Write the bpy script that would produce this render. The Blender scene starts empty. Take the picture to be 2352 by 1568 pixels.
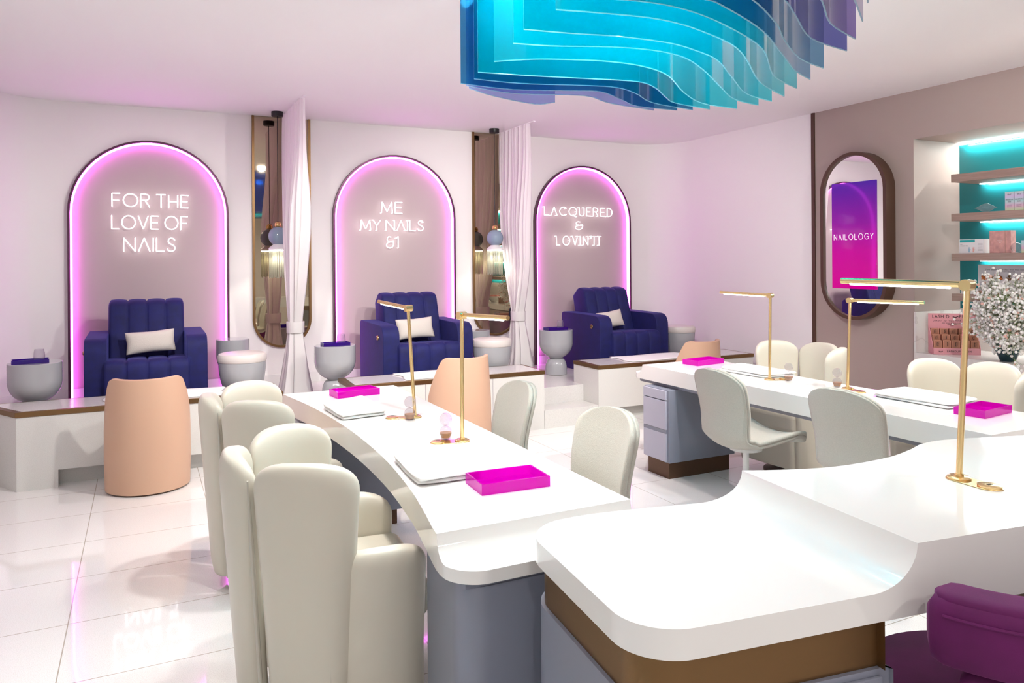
import bpy, math, random
from mathutils import Vector, Matrix
R = random.Random(7)
PI = math.pi
S = bpy.context.scene
COL = S.collection

# ------------------------------------------------------------------ materials
def _mat(name):
    m = bpy.data.materials.new(name); m.use_nodes = True
    nt = m.node_tree
    return m, nt, nt.nodes['Principled BSDF']

def mat(name, col, rough=.5, metal=0, spec=None, coat=0, sheen=0, sheen_tint=(1, 1, 1), trans=0, ior=1.45,
        emit=None, es=0, bump=0, bscale=200, var=0, vscale=8, aniso=None, sheen_rough=.4):
    m, nt, b = _mat(name)
    c = (*col, 1)
    b.inputs['Base Color'].default_value = c
    b.inputs['Roughness'].default_value = rough
    b.inputs['Metallic'].default_value = metal
    b.inputs['IOR'].default_value = ior
    if spec is not None: b.inputs['Specular IOR Level'].default_value = spec
    b.inputs['Coat Weight'].default_value = coat
    b.inputs['Coat Roughness'].default_value = .06
    b.inputs['Sheen Weight'].default_value = sheen
    b.inputs['Sheen Tint'].default_value = (*sheen_tint, 1)
    b.inputs['Sheen Roughness'].default_value = sheen_rough
    b.inputs['Transmission Weight'].default_value = trans
    if emit:
        b.inputs['Emission Color'].default_value = (*emit, 1)
        b.inputs['Emission Strength'].default_value = es
    tc = None
    if bump or var:
        tc = nt.nodes.new('ShaderNodeTexCoord')
    if bump:
        n = nt.nodes.new('ShaderNodeTexNoise'); n.inputs['Scale'].default_value = bscale
        n.inputs['Detail'].default_value = 3
        bp = nt.nodes.new('ShaderNodeBump'); bp.inputs['Strength'].default_value = bump
        bp.inputs['Distance'].default_value = .004
        nt.links.new(tc.outputs['Object'], n.inputs['Vector'])
        nt.links.new(n.outputs['Fac'], bp.inputs['Height'])
        nt.links.new(bp.outputs['Normal'], b.inputs['Normal'])
    if var:
        n = nt.nodes.new('ShaderNodeTexNoise'); n.inputs['Scale'].default_value = vscale
        n.inputs['Detail'].default_value = 4
        mx = nt.nodes.new('ShaderNodeMix'); mx.data_type = 'RGBA'
        mx.inputs[6].default_value = (*[max(0, x * (1 - var)) for x in col], 1)
        mx.inputs[7].default_value = (*[min(1, x * (1 + var)) for x in col], 1)
        nt.links.new(tc.outputs['Object'], n.inputs['Vector'])
        nt.links.new(n.outputs['Fac'], mx.inputs[0])
        nt.links.new(mx.outputs[2], b.inputs['Base Color'])
    return m

def emat(name, col, s):
    m = bpy.data.materials.new(name); m.use_nodes = True
    nt = m.node_tree; nt.nodes.clear()
    e = nt.nodes.new('ShaderNodeEmission'); o = nt.nodes.new('ShaderNodeOutputMaterial')
    e.inputs['Color'].default_value = (*col, 1); e.inputs['Strength'].default_value = s
    nt.links.new(e.outputs[0], o.inputs[0])
    return m

def acrylic(name, tint, body, mixt=.4, rough=.04, gl=1.0):
    """coloured see-through plastic: tinted transparency + translucent body + fresnel gloss"""
    m = bpy.data.materials.new(name); m.use_nodes = True
    nt = m.node_tree; nt.nodes.clear(); N = nt.nodes.new; L = nt.links.new
    o = N('ShaderNodeOutputMaterial'); t = N('ShaderNodeBsdfTransparent'); tr = N('ShaderNodeBsdfTranslucent')
    df = N('ShaderNodeBsdfDiffuse'); g = N('ShaderNodeBsdfGlossy'); f = N('ShaderNodeFresnel')
    t.inputs[0].default_value = (*tint, 1); tr.inputs[0].default_value = (*body, 1); df.inputs[0].default_value = (*body, 1)
    g.inputs['Roughness'].default_value = rough
    geo = N('ShaderNodeNewGeometry'); mr = N('ShaderNodeMapRange'); mr.inputs['To Min'].default_value = 1.4; mr.inputs['To Max'].default_value = 1 / 1.4
    L(geo.outputs['Backfacing'], mr.inputs['Value']); L(mr.outputs[0], f.inputs[0])
    a = N('ShaderNodeMixShader'); a.inputs[0].default_value = .5; L(tr.outputs[0], a.inputs[1]); L(df.outputs[0], a.inputs[2])
    b = N('ShaderNodeMixShader'); b.inputs[0].default_value = mixt; L(t.outputs[0], b.inputs[1]); L(a.outputs[0], b.inputs[2])
    c = N('ShaderNodeMixShader'); mu = N('ShaderNodeMath'); mu.operation = 'MULTIPLY'; mu.inputs[1].default_value = gl
    L(f.outputs[0], mu.inputs[0]); L(mu.outputs[0], c.inputs[0]); L(b.outputs[0], c.inputs[1]); L(g.outputs[0], c.inputs[2])
    L(c.outputs[0], o.inputs[0])
    return m

def speckle(name, base, dark, rough, tile=None, coat=0):
    """terrazzo-like engineered stone; tile=(w,h,x0,y0) adds thin grout lines"""
    m, nt, b = _mat(name); N = nt.nodes.new; L = nt.links.new
    tc = N('ShaderNodeTexCoord')
    n = N('ShaderNodeTexNoise'); n.inputs['Scale'].default_value = 330; n.inputs['Detail'].default_value = 2
    r = N('ShaderNodeValToRGB'); r.color_ramp.elements[0].position = .38; r.color_ramp.elements[1].position = .52
    r.color_ramp.elements[0].color = (*dark, 1); r.color_ramp.elements[1].color = (*base, 1)
    L(tc.outputs['Object'], n.inputs['Vector']); L(n.outputs['Fac'], r.inputs[0])
    b.inputs['Roughness'].default_value = rough; b.inputs['Coat Weight'].default_value = coat
    out = r.outputs[0]
    if tile:
        mp = N('ShaderNodeMapping'); mp.inputs['Location'].default_value = (-tile[2], -tile[3], 0)
        br = N('ShaderNodeTexBrick'); br.offset = 0; br.squash = 1
        br.inputs['Scale'].default_value = 1; br.inputs['Brick Width'].default_value = tile[0]
        br.inputs['Row Height'].default_value = tile[1]; br.inputs['Mortar Size'].default_value = .0022
        br.inputs['Mortar Smooth'].default_value = 0
        br.inputs['Mortar'].default_value = (.42, .37, .31, 1)
        L(tc.outputs['Object'], mp.inputs[0]); L(mp.outputs[0], br.inputs['Vector'])
        L(out, br.inputs['Color1']); L(out, br.inputs['Color2'])
        out = br.outputs['Color']
    L(out, b.inputs['Base Color'])
    return m

def wood(name, a, b2):
    m, nt, b = _mat(name); N = nt.nodes.new; L = nt.links.new
    tc = N('ShaderNodeTexCoord'); mp = N('ShaderNodeMapping'); mp.inputs['Scale'].default_value = (40, 2, 60)
    n = N('ShaderNodeTexNoise'); n.inputs['Scale'].default_value = 3; n.inputs['Detail'].default_value = 6
    r = N('ShaderNodeValToRGB'); r.color_ramp.elements[0].position = .3; r.color_ramp.elements[1].position = .7
    r.color_ramp.elements[0].color = (*a, 1); r.color_ramp.elements[1].color = (*b2, 1)
    L(tc.outputs['Object'], mp.inputs[0]); L(mp.outputs[0], n.inputs[0]); L(n.outputs['Fac'], r.inputs[0])
    L(r.outputs[0], b.inputs['Base Color']); b.inputs['Roughness'].default_value = .5
    return m

def marble(name):
    m, nt, b = _mat(name); N = nt.nodes.new; L = nt.links.new
    tc = N('ShaderNodeTexCoord'); w = N('ShaderNodeTexNoise')
    w.inputs['Scale'].default_value = 2.2; w.inputs['Detail'].default_value = 3; w.inputs['Distortion'].default_value = .6
    r = N('ShaderNodeValToRGB'); e = r.color_ramp.elements
    e[0].position = .488; e[0].color = (.72, .69, .66, 1); e[1].position = .512; e[1].color = (.72, .69, .66, 1)
    k = r.color_ramp.elements.new(.5); k.color = (.60, .565, .54, 1)
    L(tc.outputs['Object'], w.inputs[0]); L(w.outputs['Fac'], r.inputs[0]); L(r.outputs[0], b.inputs['Base Color'])
    b.inputs['Roughness'].default_value = .15
    return m

def gradient_z(name, stops, z0, z1, rough=.1, emis=0, axis='Z'):
    m, nt, b = _mat(name); N = nt.nodes.new; L = nt.links.new; b.inputs['Specular IOR Level'].default_value = .22
    tc = N('ShaderNodeTexCoord'); sp = N('ShaderNodeSeparateXYZ'); mr = N('ShaderNodeMapRange')
    mr.inputs['From Min'].default_value = z0; mr.inputs['From Max'].default_value = z1
    r = N('ShaderNodeValToRGB'); e = r.color_ramp.elements
    e[0].position = stops[0][0]; e[0].color = (*stops[0][1], 1)
    e[1].position = stops[-1][0]; e[1].color = (*stops[-1][1], 1)
    for p, c in stops[1:-1]:
        q = e.new(p); q.color = (*c, 1)
    L(tc.outputs['Object'], sp.inputs[0]); L(sp.outputs[axis], mr.inputs['Value']); L(mr.outputs[0], r.inputs[0])
    L(r.outputs[0], b.inputs['Base Color']); b.inputs['Roughness'].default_value = rough
    if emis:
        L(r.outputs[0], b.inputs['Emission Color']); b.inputs['Emission Strength'].default_value = emis
    return m

M = {}
M['wall'] = mat('white_paint', (.84, .81, .80), .6, bump=.05, bscale=300)
M['panel'] = mat('mauve_panel_paint', (.46, .375, .375), .6, bump=.05, bscale=300)
M['taupe'] = mat('taupe_paint', (.40, .315, .285), .6, bump=.08, bscale=250)
M['ceil'] = mat('ceiling_paint', (.93, .91, .905), .7)
M['base'] = mat('baseboard_paint', (.78, .76, .75), .35)
M['floor'] = speckle('speckled_floor_tile', (.83, .805, .79), (.71, .685, .665), .05, (.65, .522, .36, 3.15), .35)
M['stone'] = speckle('speckled_stone', (.66, .65, .62), (.575, .565, .535), .22)
M['stone_top'] = speckle('polished_stone', (.70, .68, .66), (.60, .58, .56), .10)
M['bronze'] = mat('bronze_metal', (.20, .115, .05), .38, .85, bump=.02, bscale=400)
M['darkbronze'] = mat('dark_bronze', (.11, .06, .035), .4, .55)
M['brownframe'] = mat('brown_lacquer', (.085, .042, .026), .4)
M['plum'] = mat('plum_metal', (.10, .03, .07), .35, .4)
M['brass'] = mat('brushed_brass', (.83, .61, .30), .22, 1)
M['gold'] = mat('gold', (.72, .48, .20), .18, 1)
M['blue'] = mat('navy_velvet', (.004, .0055, .080), .75, sheen=.24, sheen_tint=(.22, .26, 1), sheen_rough=.35, var=.5, vscale=14, bump=.1, bscale=500)
M['purple'] = mat('purple_velvet', (.105, .003, .078), .75, sheen=.16, sheen_tint=(.9, .15, .7), sheen_rough=.35, var=.4, vscale=10, bump=.1, bscale=500)
M['leather'] = mat('ivory_leather', (.63, .585, .49), .36, bump=.03, bscale=260)
M['ivory'] = mat('ivory_piping', (.50, .47, .40), .4)
M['peach'] = mat('peach_leather', (.56, .35, .24), .5, bump=.03, bscale=300)
M['fabric'] = mat('oatmeal_weave', (.53, .50, .435), .9, bump=.6, bscale=420, var=.16, vscale=260, sheen=.2)
M['steelwhite'] = mat('white_powder_coat', (.75, .75, .73), .35)
M['grey'] = mat('grey_lacquer', (.235, .25, .31), .28)
M['lilac'] = mat('lilac_grey_lacquer', (.46, .455, .54), .3)
M['pedestal'] = mat('grey_gloss', (.37, .375, .39), .12, coat=.4)
M['cushion'] = mat('pale_grey_leather', (.66, .61, .575), .4, bump=.03)
M['pillow'] = mat('pillow_fabric', (.58, .53, .48), .85, bump=.35, bscale=160)
M['solid'] = mat('white_solid_surface', (.83, .815, .79), .09, coat=.5)
M['towel'] = mat('white_terry', (.86, .85, .83), .95, bump=.5, bscale=420)
M['sheer'] = None
M['mirror_bronze'] = mat('bronze_mirror', (.42, .355, .25), .015, 1)
M['mirror'] = mat('silver_mirror', (.93, .91, .92), .01, 1)
M['glass'] = acrylic('clear_glass', (.86, .84, .86), (.9, .9, .95), .05, .01, 1.2)
M['clear'] = acrylic('thin_clear_glass', (.93, .92, .94), (.9, .9, .95), .05, .01, 1.2)
M['crystal'] = acrylic('crystal', (.80, .80, .74), (.75, .75, .68), .12, .05, 1.3)
M['sand'] = mat('copper_sand', (.46, .27, .17), .8, bump=.3)
M['magenta'] = acrylic('magenta_acrylic', (.86, .07, .76), (.78, .0, .62), .50)
M['violet'] = acrylic('violet_acrylic', (.16, .05, .5), (.10, .02, .45), .45)
M['black'] = mat('black_metal', (.012, .011, .012), .4)
M['globe'] = mat('blue_grey_globe', (.22, .29, .37), .2)
M['led_pink'] = emat('pink_led', (1, .10, 1), 8)
M['led_white'] = emat('white_led', (1, .97, .93), 14)
M['led_shelf'] = emat('cool_shelf_led', (.92, 1, 1), 13)
M['neon'] = emat('neon_white', (1, .93, .95), 2.6)
M['added_downlight'] = emat('added_downlight_lens', (1, .97, .94), 12)  # glow for the lenses of the added ceiling lights
M['teal'] = mat('teal_gloss_panel', (.004, .165, .19), .3, spec=.6)
M['shelfwood'] = wood('taupe_oak', (.30, .20, .165), (.40, .28, .235))
M['marble'] = marble('veined_marble')
M['dark_teal'] = mat('dark_teal_ceramic', (.012, .045, .06), .25)
M['stem'] = mat('green_stem', (.22, .30, .10), .7)
M['bloom'] = mat('white_blossom', (.93, .92, .88), .8)
M['blush'] = mat('blush_blossom', (.80, .50, .42), .8)
M['pinkcard'] = mat('pink_card', (.76, .33, .37), .6)
M['copper'] = mat('copper_card', (.55, .24, .15), .5)
M['copper_dark'] = mat('rose_window', (.40, .17, .11), .3)
M['ink'] = mat('black_ink', (.02, .015, .015), .6)
M['greyink'] = mat('grey_ink', (.25, .22, .25), .6)
M['whitecard'] = mat('white_card', (.78, .76, .77), .5)
M['tealcard'] = mat('teal_print', (.02, .36, .37), .5)
M['pinkmarble'] = mat('pink_marbled_card', (.62, .33, .30), .4, var=.45, vscale=22)
M['iris'] = gradient_z('iridescent_card', [(0, (.55, .72, .40)), (.25, (.70, .45, .60)), (.5, (.45, .65, .66)), (.75, (.62, .50, .72)), (1, (.45, .66, .62))], 0, .155, .2)
M['handblue'] = mat('blue_print', (.35, .50, .62), .6)
M['handpink'] = mat('pink_print', (.75, .42, .38), .6)
M['flower_a'] = mat('orange_print', (.60, .16, .04), .6)
M['flower_b'] = mat('brown_print', (.20, .10, .05), .6)
M['flower_c'] = mat('coral_print', (.70, .18, .16), .6)
M['rosewood'] = mat('rose_wood', (.33, .19, .14), .5)
M['candy'] = mat('pink_candy', (.75, .30, .27), .4)
M['poster'] = gradient_z('violet_magenta_print', [(0, (.62, .0, .26)), (.35, (.55, .0, .30)), (.62, (.28, .008, .33)), (1, (.075, .015, .36))], 1.24, 2.22, .06, .35)
M['lettering'] = emat('white_lettering', (1, .9, .97), 1.0)

def sheer():
    m = bpy.data.materials.new('sheer_voile'); m.use_nodes = True
    nt = m.node_tree; nt.nodes.clear(); N = nt.nodes.new; L = nt.links.new
    o = N('ShaderNodeOutputMaterial'); d = N('ShaderNodeBsdfDiffuse'); t = N('ShaderNodeBsdfTranslucent'); tp = N('ShaderNodeBsdfTransparent')
    d.inputs[0].default_value = (.93, .91, .90, 1); t.inputs[0].default_value = (.93, .91, .90, 1)
    a = N('ShaderNodeMixShader'); a.inputs[0].default_value = .45; L(d.outputs[0], a.inputs[1]); L(t.outputs[0], a.inputs[2])
    b = N('ShaderNodeMixShader'); b.inputs[0].default_value = .90; L(tp.outputs[0], b.inputs[1]); L(a.outputs[0], b.inputs[2])
    L(b.outputs[0], o.inputs[0]); return m
M['sheer'] = sheer()

# ------------------------------------------------------------------ mesh helpers
def box(x0, x1, y0, y1, z0, z1):
    v = [(x0, y0, z0), (x1, y0, z0), (x1, y1, z0), (x0, y1, z0), (x0, y0, z1), (x1, y0, z1), (x1, y1, z1), (x0, y1, z1)]
    return v, [(0, 3, 2, 1), (4, 5, 6, 7), (0, 1, 5, 4), (1, 2, 6, 5), (2, 3, 7, 6), (3, 0, 4, 7)]

def prism(poly, z0, z1):
    n = len(poly)
    v = [(x, y, z0) for x, y in poly] + [(x, y, z1) for x, y in poly]
    f = [tuple(range(n - 1, -1, -1)), tuple(range(n, 2 * n))]
    f += [(i, (i + 1) % n, n + (i + 1) % n, n + i) for i in range(n)]
    return v, f

def xprism(poly, x0, x1):
    """polygon in YZ extruded along X"""
    v, f = prism(poly, 0, 1)
    return [(x0 + (x1 - x0) * z, x, y) for x, y, z in v], f

def loft(rings, caps=True, closed=True):
    n = len(rings[0]); v = [p for r in rings for p in r]; f = []
    for i in range(len(rings) - 1):
        for j in range(n if closed else n - 1):
            k = (j + 1) % n
            f.append((i * n + j, i * n + k, (i + 1) * n + k, (i + 1) * n + j))
    if caps and closed:
        f.append(tuple(range(n - 1, -1, -1))); b = (len(rings) - 1) * n; f.append(tuple(range(b, b + n)))
    return v, f

def lathe(prof, n=32, cx=0, cy=0):
    rings = [[(cx + r * math.cos(2 * PI * j / n), cy + r * math.sin(2 * PI * j / n), z) for j in range(n)] for r, z in prof]
    return loft(rings)

def tube(pts, r, n=8, caps=True):
    P = [Vector(p) for p in pts]; rings = []; up = None
    for i, p in enumerate(P):
        a = P[max(0, i - 1)]; b = P[min(len(P) - 1, i + 1)]
        t = (b - a).normalized() if (b - a).length > 1e-9 else Vector((0, 0, 1))
        if up is None:
            up = Vector((0, 0, 1)) if abs(t.z) < .9 else Vector((1, 0, 0))
        s = t.cross(up)
        if s.length < 1e-6: s = t.cross(Vector((1, 0, 0)))
        s.normalize(); up = s.cross(t).normalized()
        rr = r[i] if isinstance(r, (list, tuple)) else r
        rings.append([tuple(p + rr * (math.cos(2 * PI * j / n) * s + math.sin(2 * PI * j / n) * up)) for j in range(n)])
    return loft(rings, caps)

def sphere(c, r, n=12, m=8):
    prof = [(max(1e-4, r[0] * math.sin(PI * i / m)) if isinstance(r, tuple) else max(1e-4, r * math.sin(PI * i / m)),
             c[2] - (r[1] if isinstance(r, tuple) else r) * math.cos(PI * i / m)) for i in range(m + 1)]
    return lathe(prof, n, c[0], c[1])

def join(*ms):
    V = []; F = []
    for v, f in ms:
        o = len(V); V += v; F += [tuple(i + o for i in q) for q in f]
    return V, F

def xf(m, loc=(0, 0, 0), rz=0, rx=0, ry=0, s=1):
    T = Matrix.Translation(loc) @ Matrix.Rotation(rz, 4, 'Z') @ Matrix.Rotation(ry, 4, 'Y') @ Matrix.Rotation(rx, 4, 'X') @ Matrix.Scale(s, 4)
    return [tuple(T @ Vector(p)) for p in m[0]], m[1]

def obj(name, vf, m, parent=None, smooth=False, bevel=0, seg=3, sub=0, solid=0, auto=True):
    v, f = vf
    me = bpy.data.meshes.new(name); me.from_pydata([tuple(p) for p in v], [], f); me.update()
    import bmesh
    bm = bmesh.new(); bm.from_mesh(me); bmesh.ops.recalc_face_normals(bm, faces=bm.faces); bm.to_mesh(me); bm.free()
    o = bpy.data.objects.new(name, me); COL.objects.link(o)
    me.materials.append(M[m] if isinstance(m, str) else m)
    if parent: o.parent = parent
    if solid:
        q = o.modifiers.new('s', 'SOLIDIFY'); q.thickness = solid; q.offset = 0
    if bevel:
        q = o.modifiers.new('b', 'BEVEL'); q.width = bevel; q.segments = seg; q.limit_method = 'ANGLE'; q.angle_limit = math.radians(35)
    if sub:
        q = o.modifiers.new('u', 'SUBSURF'); q.levels = sub; q.render_levels = sub
    if smooth or bevel or sub:
        for p in me.polygons: p.use_smooth = True
        if not sub and auto:
            for e in me.edges: pass
            try:
                me.set_sharp_from_angle(angle=math.radians(40))
            except Exception: pass
    return o

def tag(o, label, cat, group=None, kind=None):
    if label: o['label'] = label
    if cat: o['category'] = cat
    if group: o['group'] = group
    if kind: o['kind'] = kind
    return o

def thing(name, label, cat, loc=(0, 0, 0), rz=0, group=None):
    o = bpy.data.objects.new(name, None); COL.objects.link(o); o.empty_display_size = .1
    o.location = loc; o.rotation_euler = (0, 0, rz)
    return tag(o, label, cat, group)

def struct(name, vf, m, **k):
    o = obj(name, vf, m, **k); o['kind'] = 'structure'; return o

def dup(root, loc, rz, label, group=None):
    r = root.copy(); COL.objects.link(r); r.location = loc; r.rotation_euler = (0, 0, rz); r['label'] = label
    if group: r['group'] = group
    for ch in list(root.children):
        c = ch.copy(); COL.objects.link(c); c.parent = r
        for g in list(ch.children):
            d = g.copy(); COL.objects.link(d); d.parent = c
    return r

def catmull(P, k=8):
    out = []
    for i in range(len(P) - 1):
        p0 = P[max(0, i - 1)]; p1 = P[i]; p2 = P[i + 1]; p3 = P[min(len(P) - 1, i + 2)]
        for j in range(k):
            t = j / k
            out.append(tuple(.5 * (2 * b + (c - a) * t + (2 * a - 5 * b + 4 * c - d) * t * t + (3 * b - a - 3 * c + d) * t ** 3) for a, b, c, d in zip(p0, p1, p2, p3)))
    out.append(tuple(P[-1])); return out

def interp(tab, x):
    if x <= tab[0][0]: return tab[0][1]
    for (a, b), (c, d) in zip(tab, tab[1:]):
        if x <= c: return b + (d - b) * (x - a) / (c - a)
    return tab[-1][1]

def text_vf(s, size, extrude=.0005, align='CENTER', space=1.0):
    c = bpy.data.curves.new('t', 'FONT'); c.body = s; c.size = size; c.extrude = extrude; c.align_x = align; c.align_y = 'CENTER'
    c.space_character = space; c.resolution_u = 3
    o = bpy.data.objects.new('t', c); COL.objects.link(o); bpy.context.view_layer.update()
    me = bpy.data.meshes.new_from_object(o.evaluated_get(bpy.context.evaluated_depsgraph_get()))
    v = [tuple(p.co) for p in me.vertices]; f = [tuple(p.vertices) for p in me.polygons]
    bpy.data.objects.remove(o); bpy.data.curves.remove(c); bpy.data.meshes.remove(me)
    return v, f

def on_right(vf, x, y, z):
    """text/flat shape drawn in XY -> onto a plane facing -X (reads left to right along -Y)"""
    return [(x - c, y - a, z + b) for a, b, c in vf[0]], vf[1]

# ------------------------------------------------------------------ camera
F_PX, CY, H, YAW, ROLL = 1723.0, 598.8, 1.52, math.radians(26.253), .007
cam = bpy.data.cameras.new('Camera'); co = bpy.data.objects.new('Camera', cam); COL.objects.link(co)
cam.sensor_width = 36; cam.lens = F_PX / 2352 * 36; cam.shift_y = -(784 - CY) / 2352; cam.clip_start = .05
co.matrix_world = Matrix.Translation((0, 0, H)) @ Matrix.Rotation(-YAW, 4, 'Z') @ Matrix.Rotation(PI / 2, 4, 'X') @ Matrix.Rotation(-ROLL, 4, 'Z')
S.camera = co

# ------------------------------------------------------------------ room shell
ZC, WY, RX, PZ = 2.955, 7.68, 5.95, .32
FY = -3.2
struct('floor', box(-1.9, 6.9, FY, 8.0, -.1, 0), 'floor')
struct('ceiling', box(-1.9, 6.9, FY, 8.0, ZC, ZC + .1), 'ceil')
def arc(cx, cy, r, a0, a1, n=14):
    return [(cx + r * math.cos(math.radians(a0 + (a1 - a0) * i / n)), cy + r * math.sin(math.radians(a0 + (a1 - a0) * i / n))) for i in range(n + 1)]
def strip(path, z0, z1, off=.1):
    """wall of constant thickness following a plan path; thickness grows to the left of travel"""
    P = [Vector(p) for p in path]; outp = []
    for i, p in enumerate(P):
        t = (P[min(i + 1, len(P) - 1)] - P[max(0, i - 1)]).normalized(); outp.append(p + off * Vector((-t.y, t.x)))
    rings = [[(a.x, a.y, z0), (b.x, b.y, z0), (b.x, b.y, z1), (a.x, a.y, z1)] for a, b in zip(P, outp)]
    return loft(rings)
lcurve = arc(-.62, 7.13, .55, 180, 90)
rcurve = arc(5.42, 7.15, .53, 90, 0)
struct('wall_left', strip([(-1.17, FY), (-1.17, 6.0)] + lcurve, 0, ZC), 'wall', smooth=True)
struct('wall_back', strip([(-.62, WY), (2.4, WY), (5.42, WY)], 0, ZC), 'wall')
struct('wall_right', strip(rcurve + [(RX, 5.34)], 0, ZC), 'wall', smooth=True)
struct('trim_1', box(RX - .012, RX + .06, 5.30, 5.34, 0, ZC), 'brownframe')
struct('wall_front', join(box(1.7, 6.9, FY - .1, FY, 0, ZC), box(-1.7, 1.7, FY - .1, FY, 2.65, ZC)), 'wall')  # storefront opening added behind the camera to let world light in
# taupe wall with the shelving niche
NY0, NY1, NX, NZ0, NZ1 = .9, 4.25, 6.57, .70, 2.54
struct('wall_right_taupe', join(box(RX, RX + .75, NY1, 5.30, 0, ZC), box(RX, RX + .75, FY, NY0, 0, ZC),
       box(RX, RX + .75, NY0, NY1, NZ1, ZC), box(RX, RX + .75, NY0, NY1, 0, .60), box(NX + .02, RX + .75, NY0, NY1, .60, NZ1)), 'taupe')
# raised platform and its steps
B = [(-.76, .96, -1.02), (1.50, 3.25, 1.50), (3.83, 5.75, 3.83)]          # benches: front x0, x1, rear x0
YB, YR, YN = 5.95, 6.40, 6.22
pp = [(-1.164, YR), (.96, YR), (.96, YN), (1.50, YN), (1.50, YR), (3.25, YR), (3.25, YN), (3.83, YN), (3.83, YR), (RX - .005, YR), (RX - .005, 7.15)]
pp += [(x - .006, y - .006) for x, y in reversed(rcurve)] + [(x, y - .006) for x, y in reversed(lcurve)]
struct('floor_platform', prism(pp, 0, PZ), 'stone_top')
for i, (x0, x1) in enumerate(((.964, 1.496), (3.254, 3.826))):
    struct('trim_%d' % (6 + i), box(x0, x1, YB, YN - .001, 0, .165), 'stone')
# baseboard on the platform (slightly proud of the wall)
bb = [(x * 1.0, y) for x, y in lcurve]
struct('baseboard_back', strip([(p[0] + .012 * (1 - i / 14) , p[1] - .012) for i, p in enumerate(lcurve)] + [(5.42, WY - .012)], PZ, PZ + .095, .012), 'base')
struct('baseboard_right', strip([(x - .012, y - .004) for x, y in rcurve] + [(RX - .012, 6.42)], PZ, PZ + .095, .012), 'base')

# curtain tracks recessed in the ceiling
for i, (x, y0) in enumerate(((1.26, 6.55), (3.62, 6.80))):
    struct('trim_%d' % (2 + i), box(x - .012, x + .012, y0, 7.63, ZC - .008, ZC + .002), 'ceil')

# ------------------------------------------------------------------ lit arches with neon words
def arch_path(w, ztop, z0, n=28):
    r = w / 2; zs = ztop - r
    return [(-r, z0), (-r, (z0 + zs) / 2)] + [(-r * math.cos(PI * i / n), zs + r * math.sin(PI * i / n)) for i in range(n + 1)] + [(r, (z0 + zs) / 2), (r, z0)]
def arch_band(w, ztop, z0, t, y0, y1):
    a = arch_path(w, ztop, z0); b = arch_path(w - 2 * t, ztop - t, z0)
    return loft([[(p[0], y0, p[1]), (q[0], y0, q[1]), (q[0], y1, q[1]), (p[0], y1, p[1])] for p, q in zip(a, b)])
STROKES = {
 'F': (.56, [[(0, 0), (0, 1), (.56, 1)], [(0, .48), (.46, .48)]]),
 'O': (1.0, 'O'), 'C': (.85, 'C'), 'G': (.95, 'G'), 'Q': (1.0, 'Q'),
 'R': (.62, [[(0, 0), (0, 1), (.36, 1), (.53, .93), (.6, .77), (.54, .60), (.36, .52), (.08, .52)], [(.30, .52), (.62, 0)]]),
 'T': (.66, [[(0, 1), (.66, 1)], [(.33, 1), (.33, 0)]]),
 'H': (.66, [[(0, 0), (0, 1)], [(.66, 0), (.66, 1)], [(0, .47), (.66, .47)]]),
 'E': (.56, [[(.56, 1), (0, 1), (0, 0), (.56, 0)], [(0, .5), (.48, .5)]]),
 'L': (.52, [[(0, 1), (0, 0), (.52, 0)]]),
 'V': (.74, [[(0, 1), (.37, 0), (.74, 1)]]),
 'N': (.74, [[(0, 0), (0, 1), (.74, 0), (.74, 1)]]),
 'A': (.74, [[(0, 0), (.37, 1), (.74, 0)]]),
 'I': (.0, [[(0, 0), (0, 1)]]),
 'S': (.52, [catmull([(.48, .84), (.40, .96), (.24, 1.0), (.09, .92), (.05, .74), (.16, .58), (.38, .46), (.50, .28), (.43, .08), (.24, 0), (.06, .06), (0, .18)], 3)]),
 'M': (.86, [[(0, 0), (.06, 1), (.43, .12), (.80, 1), (.86, 0)]]),
 'Y': (.66, [[(0, 1), (.33, .46), (.66, 1)], [(.33, .46), (.33, 0)]]),
 '&': (.66, [catmull([(.62, .62), (.62, .30), (.50, .06), (.26, 0), (.06, .10), (.02, .30), (.14, .46), (.34, .52), (.14, .60), (.08, .80), (.22, .98), (.42, .94)], 3), [(.30, .52), (.66, .52)]]),
 '1': (.2, [[(0, .86), (.16, 1), (.16, 0)]]),
 'D': (.66, [[(0, 0), (0, 1), (.26, 1), (.46, .93), (.61, .76), (.66, .5), (.61, .24), (.46, .07), (.26, 0), (0, 0)]]),
 'U': (.62, [[(0, 1), (0, .30), (.05, .14), (.16, .03), (.31, 0), (.46, .03), (.57, .14), (.62, .30), (.62, 1)]]),
 "'": (.1, [[(.1, 1.02), (0, .74)]]),
}
def glyph(ch):
    w, s = STROKES[ch]
    if s in ('O', 'Q'):
        c = [(.5 + .5 * math.cos(2 * PI * i / 28), .5 + .5 * math.sin(2 * PI * i / 28)) for i in range(29)]
        return w, [c] + ([[(.52, .16), (.66, -.02), (.86, -.14), (1.02, -.1)]] if s == 'Q' else [])
    if s in ('C', 'G'):
        c = [(.5 + .5 * math.cos(math.radians(a)), .5 + .5 * math.sin(math.radians(a))) for a in range(45, (316 if s == 'C' else 356), 10)]
        return w, [c] if s == 'C' else [c + [(1.0, .46), (.52, .46)]]
    return w, s
def split_sharp(st):
    out = []
    for s in st:
        cur = [s[0]]
        for i in range(1, len(s)):
            cur.append(s[i])
            if i < len(s) - 1:
                a = Vector(s[i]) - Vector(s[i - 1]); b = Vector(s[i + 1]) - Vector(s[i])
                if a.length and b.length and a.angle(b) > .75: out.append(cur); cur = [s[i]]
        out.append(cur)
    return out
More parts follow.
